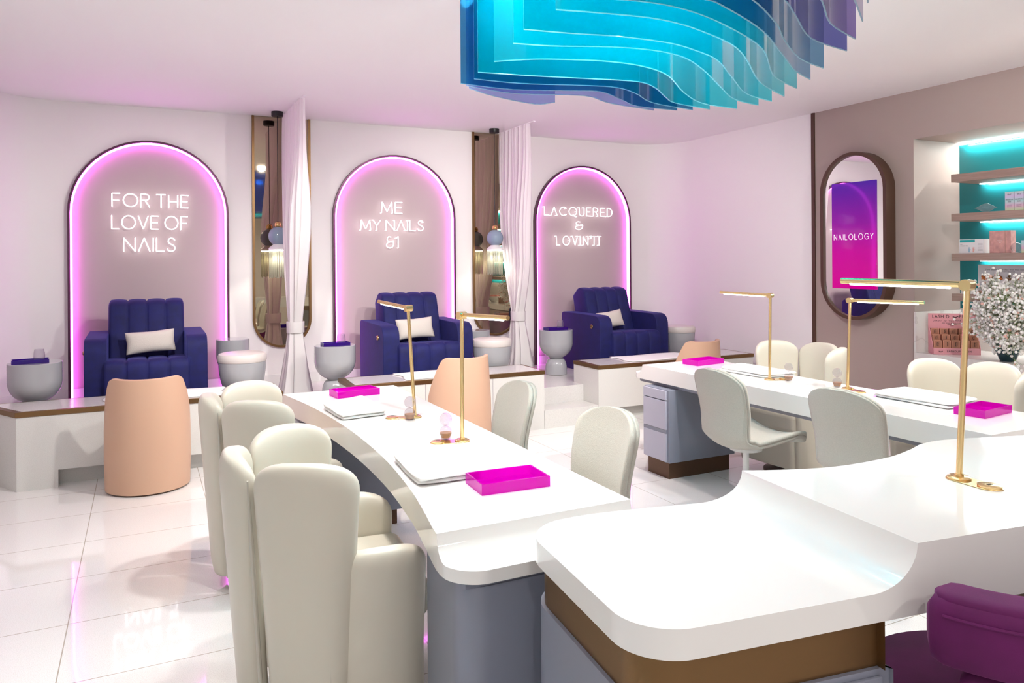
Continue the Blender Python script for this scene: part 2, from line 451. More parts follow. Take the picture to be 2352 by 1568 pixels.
def layout(word, x0, x1, gap=.20, space=.5):
    """letters of one line laid out to fill x0..x1; returns [(char, x, scale_x)]"""
    xs = 0; out = []
    for ch in word:
        if ch == ' ': xs += space - gap; continue
        out.append((ch, xs)); xs += glyph(ch)[0] + gap
    k = (x1 - x0) / (xs - gap)
    return [(c, x0 + x * k, k) for c, x in out]
ARCH = [
 (.08, 'FOR THE LOVE OF NAILS', [('FOR THE', -.238, .392, 2.035, 2.152), ('LOVE OF', -.242, .387, 1.833, 1.953), ('NAILS', -.147, .278, 1.630, 1.752)],
  'arched light niche with glowing pink edge behind the leftmost blue armchair'),
 (2.41, 'ME MY NAILS & 1', [('ME', 2.247, 2.473, 2.03, 2.145), ('MY NAILS', 2.025, 2.709, 1.848, 1.955), ('&1', 2.296, 2.432, 1.665, 1.785)],
  'arched light niche with glowing pink edge between the two white curtains'),
 (4.73, "LACQUERED & LOVIN' IT", [('LACQUERED', 4.185, 5.122, 2.048, 2.145), ('&', 4.60, 4.707, 1.885, 1.98), ("LOVIN'IT", 4.344, 4.963, 1.70, 1.805)],
  'arched light niche with glowing pink edge furthest right on the back wall'),
]
for cx, words, lines, lab in ARCH:
    t = thing('arched_light_panel', lab, 'arch', (cx, WY, PZ), 0, 'pink lit arches on the back wall')
    ztop = 2.645 - PZ; w = 1.335
    ap = arch_path(w - .01, ztop - .005, .0)
    pan = loft([[(x, -.004, z) for x, z in ap], [(x, -.001, z) for x, z in ap]])
    obj('wall_panel', pan, 'panel', t)
    obj('arch_frame', arch_band(w, ztop, 0, .020, -.052, -.001), 'plum', t, smooth=True)
    obj('led_strip', arch_band(w - .041, ztop - .0205, .0, .016, -.046, -.006), 'led_pink', t, smooth=True)
    bbx = w / 2 - .035
    obj('baseboard_inset', box(-bbx, bbx, -.018, -.0045, .0, .095), 'base', t)
    n = thing('neon_sign', 'white neon sign reading %s' % words, 'neon sign', (cx, WY - .05, PZ), 0, 'neon word signs in the arches')
    for word, x0, x1, z0, z1 in lines:
        h = z1 - z0
        for ch, x, k in layout(word, x0, x1, .42 if 'LOVIN' in word else .34 if cx > 4 else .22):
            W, st = glyph(ch); ms = []
            for s in split_sharp(st):
                pts = [(x - cx + px * k, 0, z0 - PZ + pz * h) for px, pz in s]
                ms.append(tube(pts, .0048, 8))
            for px, pz in (st[0][0], st[-1][-1]):
                ms.append(tube([(x - cx + px * k, 0, z0 - PZ + pz * h), (x - cx + px * k, .044, z0 - PZ + pz * h)], .0035, 6))
            obj('neon_letter', join(*ms), 'neon', n, smooth=True)

# ------------------------------------------------------------------ bronze wall mirrors, pendants, curtains
def slot_path(w, z0, z1, n=24):
    r = w / 2
    return [(-r, z1), (-r, z0 + r)] + [(-r * math.cos(PI * i / n), z0 + r - r * math.sin(PI * i / n)) for i in range(1, n)] + [(r, z0 + r), (r, z1)]
for cx, lab in ((1.245, 'tall bronze mirror with rounded foot behind the left white curtain'), (3.575, 'tall bronze mirror with rounded foot behind the right white curtain')):
    t = thing('wall_mirror', lab, 'mirror', (cx, WY - .001, .68), 0, 'tall bronze wall mirrors')
    zt = ZC - .68 - .002
    a = slot_path(.56, 0, zt); b = slot_path(.56 - .044, .022, zt)
    obj('mirror_frame', loft([[(p[0], -.03, p[1]), (q[0], -.03, q[1]), (q[0], 0, q[1]), (p[0], 0, p[1])] for p, q in zip(a, b)]), 'bronze', t)
    g = slot_path(.56 - .04, .02, zt - .002)
    obj('mirror_glass', loft([[(x, -.012, z) for x, z in g], [(x, -.002, z) for x, z in g]]), 'mirror_bronze', t)
for px, lab in ((1.165, 'pendant lamp with crystal fringe half hidden by the left curtain'), (3.445, 'pendant lamp with blue grey globe and crystal fringe beside the right curtain')):
    t = thing('pendant_lamp', lab, 'pendant lamp', (px, 7.40, ZC), 0, 'pendant lamps before the bronze mirrors')
    obj('ceiling_canopy', lathe([(.001, -.045), (.052, -.045), (.055, -.04), (.055, 0), (.001, 0)], 24), 'black', t, smooth=True)
    obj('cord', tube([(0, 0, -.04), (0, 0, -1.06)], .0035, 6), 'black', t)
    obj('finial', sphere((0, 0, -1.075), .033, 20, 12), 'gold', t, smooth=True)
    obj('globe', sphere((0, 0, -1.185), .09, 32, 20), 'globe', t, smooth=True)
    obj('shade', lathe([(.001, -1.262), (.045, -1.262), (.088, -1.30), (.088, -1.315), (.001, -1.315)], 32), 'steelwhite', t, smooth=True)
    obj('light_ring', lathe([(.001, -1.3155), (.083, -1.3155), (.083, -1.322), (.001, -1.322)], 32), 'led_white', t)
    obj('crystal_fringe', join(*[tube([(r * math.cos(a), r * math.sin(a), -1.323), (r * math.cos(a), r * math.sin(a), -1.585 + .006 * (i % 3))], .0055, 6)
        for r, k in ((.079, 26), (.05, 14)) for i, a in enumerate([2 * PI * q / k for q in range(k)])]), 'crystal', t, smooth=True)
    l = bpy.data.lights.new('pendant_bulb', 'SPOT'); l.energy = 10; l.spot_size = math.radians(120); l.spot_blend = .35; l.shadow_soft_size = .03; l.color = (1, .95, .84)
    lo = bpy.data.objects.new('pendant_bulb', l); COL.objects.link(lo); lo.parent = t; lo.location = (0, 0, -1.34)

def curtain(cx, yc, y0, y1, ztie, tie_c, tie_w, lab, bot_c, bot_w, belly, bamp=.062):
    t = thing('sheer_curtain', lab, 'curtain', (cx, yc, PZ), 0, 'white curtains between the pedicure chairs')
    zt = ZC - PZ - .003; zb = .004; n = 150
    prof = [(zb, bot_c, bot_w, .10), (.25, bot_c, bot_w * .78, .07), (ztie - .07, tie_c, tie_w * 1.06, .045), (ztie, tie_c, tie_w, .04), (ztie + .08, tie_c, tie_w * 1.05, .042),
            (ztie + .5, tie_c + (belly[0] - tie_c) * .45, belly[1] * (.62 if bamp > .05 else .72), bamp * .9), (ztie + 1.0, belly[0], belly[1] * .93, bamp), (zt - .45, (y0 + y1) / 2, (y1 - y0) * 1.0, .025), (zt, (y0 + y1) / 2, y1 - y0, .018)]
    zs = [p[0] for p in prof]
    rows = []
    ph = [R.uniform(-.6, .6) for _ in range(n + 1)]
    import bisect
    zl = catmull([(p[0], p[1], p[2], p[3]) for p in prof], 7)
    for z, c, w, amp in zl:
        row = []
        for i in range(n + 1):
            u = i / n
            y = c + (u - .5) * w - yc
            x = amp * math.sin(u * 2 * PI * 15 + ph[0]) + amp * .45 * math.sin(u * 2 * PI * 6.3 + ph[1] + z * .6)
            row.append((x, y, z))
        rows.append(row)
    obj('cloth', loft(rows, caps=False, closed=False), 'sheer', t, smooth=True, auto=False)
    rt = tie_w / 2 + .012
    ring = [[((.070 + dx) * math.cos(a), tie_c - yc + (rt + dx) * math.sin(a), ztie + dz) for dx, dz in ((0, -.045), (.008, -.05), (.010, .05), (0, .045))] for a in [2 * PI * i / 36 for i in range(37)]]
    obj('tieback', loft(ring, caps=False), 'sheer', t, smooth=True)
curtain(1.255, 7.03, 6.63, 7.62, .93 - PZ, 7.03, .13, 'white sheer curtain tied at the waist left of the middle arch', 7.02, .34, (6.98, .56))
curtain(3.62, 7.22, 6.92, 7.63, .93 - PZ, 7.20, .13, 'white sheer curtain tied at the waist right of the middle arch', 7.17, .28, (7.27, .62), .042)

# ------------------------------------------------------------------ pedicure benches
BL = ['leftmost speckled stone bench with bronze edge before the first arch', 'middle speckled stone bench with bronze edge before the second arch', 'rightmost speckled stone bench with bronze edge before the third arch']
for (x0, x1, xr), lab in zip(B, BL):
    t = thing('pedicure_bench', lab, 'bench', ((x0 + x1) / 2, YB, 0), 0, 'stone pedicure benches')
    c = (x0 + x1) / 2; a, b, r = x0 - c, x1 - c, xr - c; d = YR - YB - .002
    out = [(a, 0), (b, 0), (b, d), (r, d)]
    rec0, rec1 = a + .24, b - .22
    body = join(prism(out, .12, .494), prism([(a, 0), (rec0, 0), (rec0, d), (r, d)], 0, .12), box(rec1, b, 0, d, 0, .12), box(rec0, rec1, .10, d, 0, .12))
    obj('body', body, 'stone', t)
    obj('seam', join(*[box(x - .0015, x + .0015, -.0015, .002, .122, .492) for x in (a + .62, a + 1.24)]), 'greyink', t)
    e = .006
    o2 = [(a - e, -e), (b + e, -e), (b + e, d), (r - e, d)]
    obj('edge_trim', prism(o2, .495, .53), 'bronze', t, bevel=.002)
    i = .028
    top = [(a + i, i - e), (b - i, i - e), (b - i, d - i), (r + i + .02, d - i)]
    obj('top_slab', prism(top, .525, .5315), 'stone_top', t)
def rag(name, lab, x0, x1, y0, y1, z, seed, group, fold=.012):
    rr = random.Random(seed); nx, ny = 26, 14; rings = []
    ph = [rr.uniform(0, 6) for _ in range(4)]
    def edge(x, y, u, v):
        return x + .018 * math.sin(7 * v + ph[0]), y + .016 * math.sin(8 * u + ph[1])
    V = []; F = []
    for i in range(nx + 1):
        for j in range(ny + 1):
            u, v = i / nx, j / ny
            x, y = edge(x0 + (x1 - x0) * u, y0 + (y1 - y0) * v, u, v)
            zz = z + .006 + fold * max(0, math.sin(5 * u + ph[2]) * math.sin(4 * v + ph[3])) * (min(u, 1 - u, v, 1 - v) * 5 if min(u, 1 - u, v, 1 - v) < .2 else 1)
            V.append((x, y, zz))
    n = ny + 1
    for i in range(nx):
        for j in range(ny): F.append((i * n + j, (i + 1) * n + j, (i + 1) * n + j + 1, i * n + j + 1))
    o = obj(name, (V, F), 'towel', smooth=True, solid=.008, auto=False)
    return tag(o, lab, 'towel', group)
rag('foot_towel', 'white towel spread on the leftmost stone bench', -.24, .56, 5.985, 6.36, .532, 3, 'towels on the stone benches')
rag('foot_towel', 'white towel spread on the middle stone bench', 1.98, 2.70, 5.985, 6.37, .532, 5, 'towels on the stone benches')
rag('foot_towel', 'white towel spread on the rightmost stone bench', 4.25, 5.05, 5.985, 6.37, .532, 9, 'towels on the stone benches')

# ------------------------------------------------------------------ velvet pedicure armchairs
def rounded_poly(P, r, n=6):
    out = []
    N = len(P)
    for i, p in enumerate(P):
        rad = r[i] if isinstance(r, (list, tuple)) else r
        p = Vector(p); a = (Vector(P[i - 1]) - p); b = (Vector(P[(i + 1) % N]) - p)
        la, lb = a.length, b.length; a.normalize(); b.normalize()
        ang = a.angle(b); d = min(rad / math.tan(ang / 2), la * .49, lb * .49)
        if rad < 1e-4: out.append(tuple(p)); continue
        q0 = p + a * d; q1 = p + b * d
        for k in range(n + 1):
            t = k / n
            q = q0 * (1 - t) ** 2 + p * 2 * t * (1 - t) + q1 * t ** 2
            out.append(tuple(q))
    return out
def dense(P, step):
    out = []
    for i, p in enumerate(P):
        q = P[(i + 1) % len(P)]; L = math.dist(p, q); k = max(1, int(L / step))
        out += [(p[0] + (q[0] - p[0]) * j / k, p[1] + (q[1] - p[1]) * j / k) for j in range(k)]
    return out
def channel_block(poly, x0, x1, n, dip, edge=.03, per=16):
    """closed YZ profile swept along X; n padded channels with narrow seams, puffed ends"""
    P = dense(poly, .03); N = len(P)
    nor = []
    for i in range(N):
        a = Vector(P[i - 1]); b = Vector(P[(i + 1) % N]); t = (b - a).normalized(); nor.append(Vector((t.y, -t.x)))
    area = sum(P[i - 1][0] * P[i][1] - P[i][0] * P[i - 1][1] for i in range(N))
    sg = 1 if area > 0 else -1
    rings = []
    m = n * per
    for k in range(m + 1):
        u = k / m; x = x0 + (x1 - x0) * u
        s = abs(math.sin(PI * n * u)); d = dip * (1 - s ** .30)
        if k in (0, m): d = edge
        elif k in (1, m - 1): d = max(d, edge * .35)
        rings.append([(x, p[0] - sg * q.x * d, p[1] - sg * q.y * d) for p, q in zip(P, nor)])
    return loft(rings)
def armchair(lab, loc):
    t = thing('pedicure_armchair', lab, 'armchair', loc, 0, 'navy velvet pedicure armchairs')
    W = .44
    for sx in (-1, 1):
        prof = rounded_poly([(0, .0), (0, .615), (.80, .625), (.80, 0)], [.01, .13, .05, .01], 8)
        x0, x1 = (-W, -W + .155) if sx < 0 else (W - .155, W)
        a = obj('armrest', xprism(prof, x0, x1), 'blue', t, bevel=.045, seg=5)
        if sx < 0:
            obj('control_button', xf(lathe([(.001, .012), (.019, .012), (.022, .008), (.022, 0)], 20), (x0 - .0, .16, .50), 0, 0, -PI / 2), 'gold', a, smooth=True)
            obj('button_face', xf(lathe([(.001, .0155), (.012, .0155), (.012, .010)], 16), (x0 - .0, .16, .50), 0, 0, -PI / 2), 'brownframe', a, smooth=True)
    seat = rounded_poly([(-.055, .02), (-.055, .455), (.50, .42), (.50, .10), (.3, .02)], [.02, .09, .05, .02, .02], 8)
    obj('seat', channel_block(seat, -W + .135, W - .135, 4, .020, .02), 'blue', t, smooth=True, auto=False)
    back = rounded_poly([(.38, .34), (.555, .875), (.70, .90), (.82, .80), (.70, .30)], [.03, .09, .09, .05, .03], 8)
    obj('backrest', channel_block(back, -.29, .29, 4, .020, .035), 'blue', t, smooth=True, auto=False)
    obj('rear_base', box(-.28, .28, .48, .80, .02, .40), 'blue', t, bevel=.02)
    return t
CH = [(.035, 'navy velvet armchair before the leftmost arch, facing straight ahead'), (2.385, 'navy velvet armchair before the middle arch, between the white curtains'), (4.70, 'navy velvet armchair before the arch furthest right')]
for x, lab in CH: armchair(lab, (x, 6.58, PZ))
def pillow(name, lab, w, h, d, loc, tilt, roll, seed):
    n = 22; V = []; F = []
    for side in (1, -1):
        for i in range(n + 1):
            for j in range(n + 1):
                u, v = 2 * i / n - 1, 2 * j / n - 1
                pz = (1 - abs(u) ** 3) ** .6 * (1 - abs(v) ** 3) ** .6
                sx = 1 - .07 * (1 - u * u) * 0; x = u * w / 2 * (1 - .05 * (1 - abs(v)) * abs(u)); z = v * h / 2 * (1 - .09 * (1 - abs(u)) * abs(v))
                V.append((x, side * (d / 2 * pz + .002), z))
    k = (n + 1) ** 2
    for s in (0, 1):
        for i in range(n):
            for j in range(n):
                F.append(tuple(s * k + q for q in (i * (n + 1) + j, (i + 1) * (n + 1) + j, (i + 1) * (n + 1) + j + 1, i * (n + 1) + j + 1)))
    rim = [(i, 0) for i in range(n)] + [(n, j) for j in range(n)] + [(i, n) for i in range(n, 0, -1)] + [(0, j) for j in range(n, 0, -1)]
    idx = [a * (n + 1) + b for a, b in rim]
    for a, b in zip(idx, idx[1:] + idx[:1]): F.append((a, b, b + k, a + k))
    T = Matrix.Translation(loc) @ Matrix.Rotation(tilt, 4, 'X') @ Matrix.Rotation(roll, 4, 'Y')
    o = obj(name, ([tuple(p) for p in V], F), 'pillow', smooth=True, auto=False); o.matrix_world = T
    return tag(o, lab, 'cushion', 'pale lumbar cushions on the blue armchairs')
pillow('lumbar_cushion', 'pale textured cushion on the leftmost blue armchair', .37, .185, .09, (.06, 6.905, PZ + .552), -.30, -.06, 1)
pillow('lumbar_cushion', 'pale textured cushion on the middle blue armchair', .37, .20, .09, (2.36, 6.91, PZ + .557), -.30, -.05, 2)
pillow('lumbar_cushion', 'pale textured cushion on the blue armchair furthest right', .33, .185, .09, (4.60, 6.90, PZ + .552), -.30, -.12, 3)

# ------------------------------------------------------------------ pedestal tables, stools, trays, glasses
def pedestal(lab, loc, r=.178, h=.47):
    wz = h * .355; prof = [(.001, 0), (r * .60, 0), (r * .63, .012), (r * .66, .03)]
    t = thing('pedestal_table', lab, 'side table', loc, 0, 'grey hourglass side tables')
    low = [(r * .58, 0), (r * .645, .004), (r * .645, .03)] + [(r * (.37 + .275 * math.cos(a)), .055 + (wz - .055) * math.sin(a)) for a in [PI / 2 * i / 8 for i in range(9)]]
    obj('foot', lathe([(.001, .004)] + low + [(.001, wz)], 48), 'pedestal', t, smooth=True)
    hb = h - wz; zc = wz + hb * .56
    bowl = [(.001, wz + .0005), (r * .36, wz + .001)] + [(r * math.sin(math.acos(max(-1, min(1, 1 - q)))) ** .9, wz + hb * .56 * q) for q in [.09, .16, .25, .36, .48, .6, .72, .84, .93, 1]] + [(r, h - .004), (r - .004, h), (.001, h)]
    obj('bowl_top', lathe(bowl, 64), 'pedestal', t, smooth=True)
    obj('base_ring', lathe([(.001, 0), (r * .6, 0), (r * .6, .006), (.001, .006)], 32), 'black', t)
    return t
pedestal('grey hourglass side table at the far left, under a violet tray', (-.72, 6.59, PZ))
pedestal('grey hourglass side table left of the middle blue armchair', (1.52, 6.62, PZ))
pedestal('grey hourglass side table left of the blue armchair furthest right, foot fully visible', (3.925, 6.92, PZ))
pedestal('smaller grey side table at the wall behind the left footstool', (.745, 7.33, PZ), .145, .50)
pedestal('smaller grey side table at the wall behind the middle footstool', (3.17, 7.30, PZ), .145, .47)
def stool(lab, loc, r):
    t = thing('round_stool', lab, 'stool', loc, 0, 'grey bowl footstools with pale cushions')
    bowl = [(.001, 0), (r * .55, 0), (r * .60, .02), (r * .42, .08), (r * .38, .11)] + [(r * (.38 + .62 * math.sin(a) ** .8), .11 + .27 * (1 - math.cos(a))) for a in [PI / 2 * i / 10 for i in range(1, 11)]] + [(.001, .38)]
    obj('bowl_base', lathe(bowl, 48), 'pedestal', t, smooth=True)
    obj('seat_cushion', lathe([(.001, .381), (r * 1.0, .381), (r * 1.03, .388), (r * 1.03, .430), (r * .985, .446), (r * .9, .451), (.001, .455)], 48), 'cushion', t, smooth=True)
stool('grey bowl footstool with pale cushion right of the leftmost blue armchair', (.745, 6.60, PZ), .188)
stool('grey bowl footstool with pale cushion right of the middle blue armchair', (3.03, 6.60, PZ), .188)
stool('grey bowl footstool with pale cushion in the right corner by the wall', (5.46, 6.80, PZ), .178)
def tray_vf(w, d, h, t=.006):
    o = [(-w / 2, -d / 2), (w / 2, -d / 2), (w / 2, d / 2), (-w / 2, d / 2)]; i = [(x * (1 - 2 * t / w), y * (1 - 2 * t / d)) for x, y in o]
    rings = [[(x, y, 0) for x, y in o], [(x, y, h) for x, y in o], [(x, y, h) for x, y in i], [(x, y, t) for x, y in i]]
    return loft(rings)
def tray(lab, loc, rz, w, d, h, m, group):
    o = obj('acrylic_tray', tray_vf(w, d, h), m); o.location = loc; o.rotation_euler = (0, 0, rz)
    return tag(o, lab, 'tray', group)
TZ = PZ + .4705
G1 = 'violet trays on the grey side tables'
tray('violet acrylic tray on the side table at the far left', (-.745, 6.55, TZ), .12, .235, .11, .028, 'violet', G1)
tray('violet acrylic tray on the side table left of the middle armchair', (1.515, 6.58, TZ), .05, .235, .11, .028, 'violet', G1)
tray('violet acrylic tray on the side table left of the armchair furthest right', (3.90, 6.88, TZ), .02, .235, .11, .028, 'violet', G1)
def tumbler(lab, loc):
    prof = [(.001, 0), (.026, 0), (.034, .012), (.038, .035), (.036, .065), (.030, .092), (.0285, .092), (.0345, .064), (.0365, .035), (.0325, .014), (.024, .008), (.001, .008)]
    o = obj('stemless_glass', lathe(prof, 28), 'clear', smooth=True); o.location = loc
    return tag(o, lab, 'glass', 'clear stemless glasses on the violet trays')
tumbler('clear stemless glass on the violet tray at the far left', (-.69, 6.56, TZ + .0065))
tumbler('clear stemless glass on the violet tray left of the middle armchair', (1.565, 6.58, TZ + .0065))
tumbler('clear stemless glass on the violet tray left of the armchair furthest right', (3.955, 6.88, TZ + .0065))

# ------------------------------------------------------------------ peach technician chairs
def tub_chair(lab, loc, rz):
    t = thing('tub_chair', lab, 'chair', loc, rz, 'peach tub chairs before the benches')
    n = 60; rings = []
    for i in range(n + 1):
        a = -1 + 2 * i / n; th = a * math.radians(100)
        def pt(r, z, ext=0): return (r * math.sin(th), -r * math.cos(th), z)
        s = abs(a) * 100
        if s > 66: q = (s - 66) / 34; ztop = .768 - .31 * q ** 1.15
        else: ztop = .768 - .010 * (1 - (s / 66) ** 2)
        if s > 52 and s <= 66: ztop -= .02 * ((s - 52) / 14) ** 2
        elif s > 66: ztop -= .02
        rb, rtp = .262, .228 + .02 * min(1, s / 90)
        th_ = .032; ring = []
        zs = [.012, .03, .2, .4, ztop - .03, ztop - .006]
        ring += [pt(rb + (rtp - rb) * (z / .768) + .012 * math.sin(PI * z / .768), z) for z in zs]
        rt = rb + (rtp - rb) * (ztop / .768)
        ring += [pt(rt - .010, ztop), pt(rt - .022, ztop)]
        ring += [pt(rb + (rtp - rb) * (z / .768) - th_, z) for z in reversed(zs)]
        rings.append(ring)
    obj('shell', loft(rings), 'peach', t, smooth=True)
    obj('seat', lathe([(.001, .10), (.205, .10), (.215, .12), (.215, .40), (.20, .425), (.001, .435)], 40), 'peach', t, smooth=True)
    obj('base_ring', lathe([(.001, 0), (.235, 0), (.235, .0115), (.001, .0115)], 40), 'brownframe', t)
tub_chair('peach tub chair with tall curved back before the leftmost bench', (.03, 5.70, 0), -.10)
tub_chair('peach tub chair with tall curved back before the middle bench', (2.30, 5.66, 0), .20)
tub_chair('peach tub chair with tall curved back before the rightmost bench', (4.72, 5.66, 0), .12)

# ------------------------------------------------------------------ manicure tables
def grid_slab(cols, ztop, zbot):
    """cols: list of rows of (x,y) across; ztop(x,y,i,j)/zbot give heights -> closed slab"""
    rows = len(cols[0]); V = []; F = []; n = len(cols)
    for i, c in enumerate(cols):
        for j, (x, y) in enumerate(c): V.append((x, y, ztop(x, y)))
    o = len(V)
    for i, c in enumerate(cols):
        for j, (x, y) in enumerate(c): V.append((x, y, zbot(x, y)))
    for i in range(n - 1):
        for j in range(rows - 1):
            a, b, c, d = i * rows + j, (i + 1) * rows + j, (i + 1) * rows + j + 1, i * rows + j + 1
            F.append((a, b, c, d)); F.append((o + a, o + d, o + c, o + b))
    rim = [i * rows for i in range(n)] + [(n - 1) * rows + j for j in range(1, rows)] + [i * rows + rows - 1 for i in range(n - 2, -1, -1)] + [j for j in range(rows - 2, 0, -1)]
    for a, b in zip(rim, rim[1:] + rim[:1]): F.append((a, b, o + b, o + a))
    return V, F
LE = [(1.86, .745), (2.0, .742), (2.2, .775), (2.45, .811), (2.88, .847), (3.44, .850), (4.04, .808), (4.53, .734), (4.70, .715)]
LE = [(p[0], p[1]) for p in catmull(LE, 6)]
ZT, ZL, ZS0 = .75, .682, .645
def long_table(name, lab, mirror):
    Y0, YS0, YS1, Y1 = 1.855, 2.0, 4.53, 4.68
    ys = sorted(set([Y0 + .10 * (1 - math.cos(PI / 2 * i / 9)) for i in range(10)] + [YS0 - .07 * i / 10 for i in range(11)] + [YS0 + (YS1 - YS0) * i / 44 for i in range(45)]
                    + [YS1 + .07 * i / 10 for i in range(11)] + [Y1 - .10 * (1 - math.cos(PI / 2 * i / 9)) for i in range(10)]))
    ys = [y for k, y in enumerate(ys) if k == 0 or y - ys[k - 1] > .0008]
    cols = []
    for y in ys:
        xl = interp(LE, y); xr = 1.405; ins = 0
        for q in (y - Y0, Y1 - y):
            if q < .10: ins = .10 - math.sqrt(max(0, .01 - (.10 - q) ** 2))
        xl += ins; xr -= ins
        cols.append([(xl + (xr - xl) * (.5 - .5 * math.cos(PI * j / 14)), y) for j in range(15)])
    if mirror: cols = [[(2 * 2.352 - x, y) for x, y in c] for c in cols]
    def zt(x, y):
        d = (YS0 - y) if y < YS0 else (y - YS1) if y > YS1 else 0
        if d <= 0: return ZT
        q = min(1, d / .07); return ZL + (ZT - ZL) * (1 - math.sqrt(1 - (1 - q) ** 2)) if q < 1 else ZL
    return cols, zt
TA = thing('manicure_table', 'long white manicure table on the left, beside the ivory channel chairs nearest the camera', 'table', (0, 0, 0), 0, 'white manicure tables')
TB = thing('manicure_table', 'long white manicure table on the right, with grey drawers at its far end', 'table', (0, 0, 0), 0, 'white manicure tables')
def inset_edge(cols, k):
    out = []
    for c in cols:
        (xa, y), (xb, _) = c[0], c[-1]; s = 1 if xb > xa else -1
        out.append((xa + s * k, xb - s * k, y))
    return out
for T, mir in ((TA, False), (TB, True)):
    cols, zt = long_table('t', '', mir)
    obj('tabletop', grid_slab(cols, zt, lambda x, y: ZS0), 'solid', T, bevel=.004, seg=2)
    ie = [q for q in inset_edge(cols, .035) if 1.9 < q[2] < 4.64]
    pl = [(a, y) for a, b, y in ie] + [(b, y) for a, b, y in reversed(ie)]
    obj('underframe', prism(pl, .618, .6449), 'grey', T)
    X = (lambda x: 2 * 2.352 - x) if mir else (lambda x: x)
    if not mir:
        base = rounded_poly([(X(.775), 1.90), (X(1.345), 1.90), (X(1.345), 2.27), (X(.808), 2.27)], [.085, .085, .01, .01], 8)
        obj('pedestal_base', prism(base, .09, .6175), 'grey', T, smooth=True)
        obj('plinth', prism(rounded_poly([(.80, 1.93), (1.32, 1.93), (1.32, 2.25), (.83, 2.25)], [.07, .07, .01, .01], 8), 0, .09), 'darkbronze', T)
        fb = (.79, 1.36, 4.18, 4.46)
        obj('pedestal_base', box(fb[0], fb[1], fb[2], fb[3], .09, .6175), 'grey', T, bevel=.006)
        obj('plinth', box(.83, 1.32, 4.21, 4.44, 0, .09), 'darkbronze', T)
    else:
        x0, x1, y0, y1 = 3.235, 3.835, 4.158, 4.44
        obj('drawer_cabinet', box(x0 + .014, x1, y0, y1, .115, .6175), 'grey', T, bevel=.002)
        for z0, z1 in ((.548, .612), (.343, .542), (.122, .316)):
            obj('drawer_front', box(x0, x0 + .0138, y0 + .022, y1 - .004, z0, z1), 'lilac', T, bevel=.002)
        obj('drawer_pull', box(x0 + .002, x0 + .0135, y0 + .022, y1 - .004, .318, .341), 'grey', T)
        obj('plinth', box(x0 + .03, x1 - .03, y0 + .025, y1 - .02, 0, .115), 'darkbronze', T)
        nb = [(X(.775), 1.92), (X(1.345), 1.92), (X(1.345), 2.16), (X(.80), 2.16)]
        obj('pedestal_base', prism(rounded_poly(nb, [.085, .085, .01, .01], 8), .09, .6175), 'grey', T, smooth=True)
        obj('plinth', prism([(X(.81), 1.95), (X(1.31), 1.95), (X(1.31), 2.13), (X(.83), 2.13)], 0, .09), 'darkbronze', T)

# front table with the lowered scooped end
ZU, ZW, ZB = .895, .80, .738
FARC = catmull([(.84, 1.80), (1.06, 1.815), (1.20, 1.804), (1.408, 1.762), (1.50, 1.738), (1.589, 1.693), (1.70, 1.643), (1.837, 1.600), (1.973, 1.588), (2.118, 1.595), (2.25, 1.625),
                (2.358, 1.657), (2.493, 1.652), (2.77, 1.567), (3.1, 1.46), (3.6, 1.30), (4.2, 1.1)], 8)
def front_pt(xp):
    x = xp
    for _ in range(8):
        y = 1.084 - .136 * (x - 1.522); x = xp + .11 * (y - 1.084)
    return Vector((x, y))
def back_pt(xp):
    x = xp + .07
    for _ in range(14):
        y = interp(FARC, x); x = xp + .11 * (y - 1.084)
    return Vector((x, y))
XL, XS, XR = .838, 1.522, 3.30
RC = .12
xs = [XL + RC * (1 - math.cos(PI / 2 * i / 12)) for i in range(13)] + [.98 + .04 * i for i in range(1, 11)]
SW = .125
xs += [XS - SW + SW * (1 - math.cos(PI / 2 * i / 14)) * 0 + SW * math.sin(PI / 2 * i / 14) for i in range(15)] + [XS + .001] + [XS + (XR - XS) * i / 50 for i in range(1, 51)]
xs = sorted(set(round(x, 5) for x in xs))
cols = []; XP = {}
for xp in xs:
    a, b = front_pt(xp), back_pt(xp); q = xp - XL; ins = RC - math.sqrt(max(0, RC * RC - (RC - q) ** 2)) if q < RC else 0
    L = (b - a).length; d = (b - a) / L; a2 = a + d * ins; b2 = b - d * ins
    row = []
    for j in range(17):
        p = a2 + (b2 - a2) * (.5 - .5 * math.cos(PI * j / 16)); row.append((p.x, p.y)); XP[(p.x, p.y)] = xp
    cols.append(row)
def zc(x, y):
    xp = XP[(x, y)]
    if xp >= XS: return ZU
    q = (xp - (XS - SW)) / SW
    return ZW if q <= 0 else ZW + (ZU - ZW) * (1 - math.sqrt(max(0, 1 - q * q)))
TC = thing('reception_table', 'white scooped front table nearest the camera, with a bronze band under its low end', 'table', (0, 0, 0))
obj('tabletop', grid_slab(cols, zc, lambda x, y: ZB), 'solid', TC, bevel=.005, seg=3)
def inset_outline(k, x0, x1):
    sel = [c for xp, c in zip(xs, cols) if x0 <= xp <= x1]
    f = [Vector(c[0]) for c in sel]; b = [Vector(c[-1]) for c in sel]
    cen = Vector(((sel[0][0][0] + sel[-1][0][0]) / 2, (sel[-1][0][1] + sel[-1][-1][1]) / 2))
    loop = f + b[::-1]; out = []
    for i, p in enumerate(loop):
        t = (loop[(i + 1) % len(loop)] - loop[i - 1]); t.normalize() if t.length else None
        out.append(tuple(p + k * Vector((-t.y, t.x))))
    return out
loop = inset_outline(.022, XL, 1.462)
obj('bronze_band', prism(loop, .632, ZB - .0005), 'bronze', TC, smooth=True)
loop = inset_outline(.012, XL, 1.474)
obj('cabinet', prism(loop, .08, .6315), 'grey', TC, smooth=True)
obj('plinth', prism(inset_outline(.05, XL + .03, 1.43), 0, .08), 'darkbronze', TC)
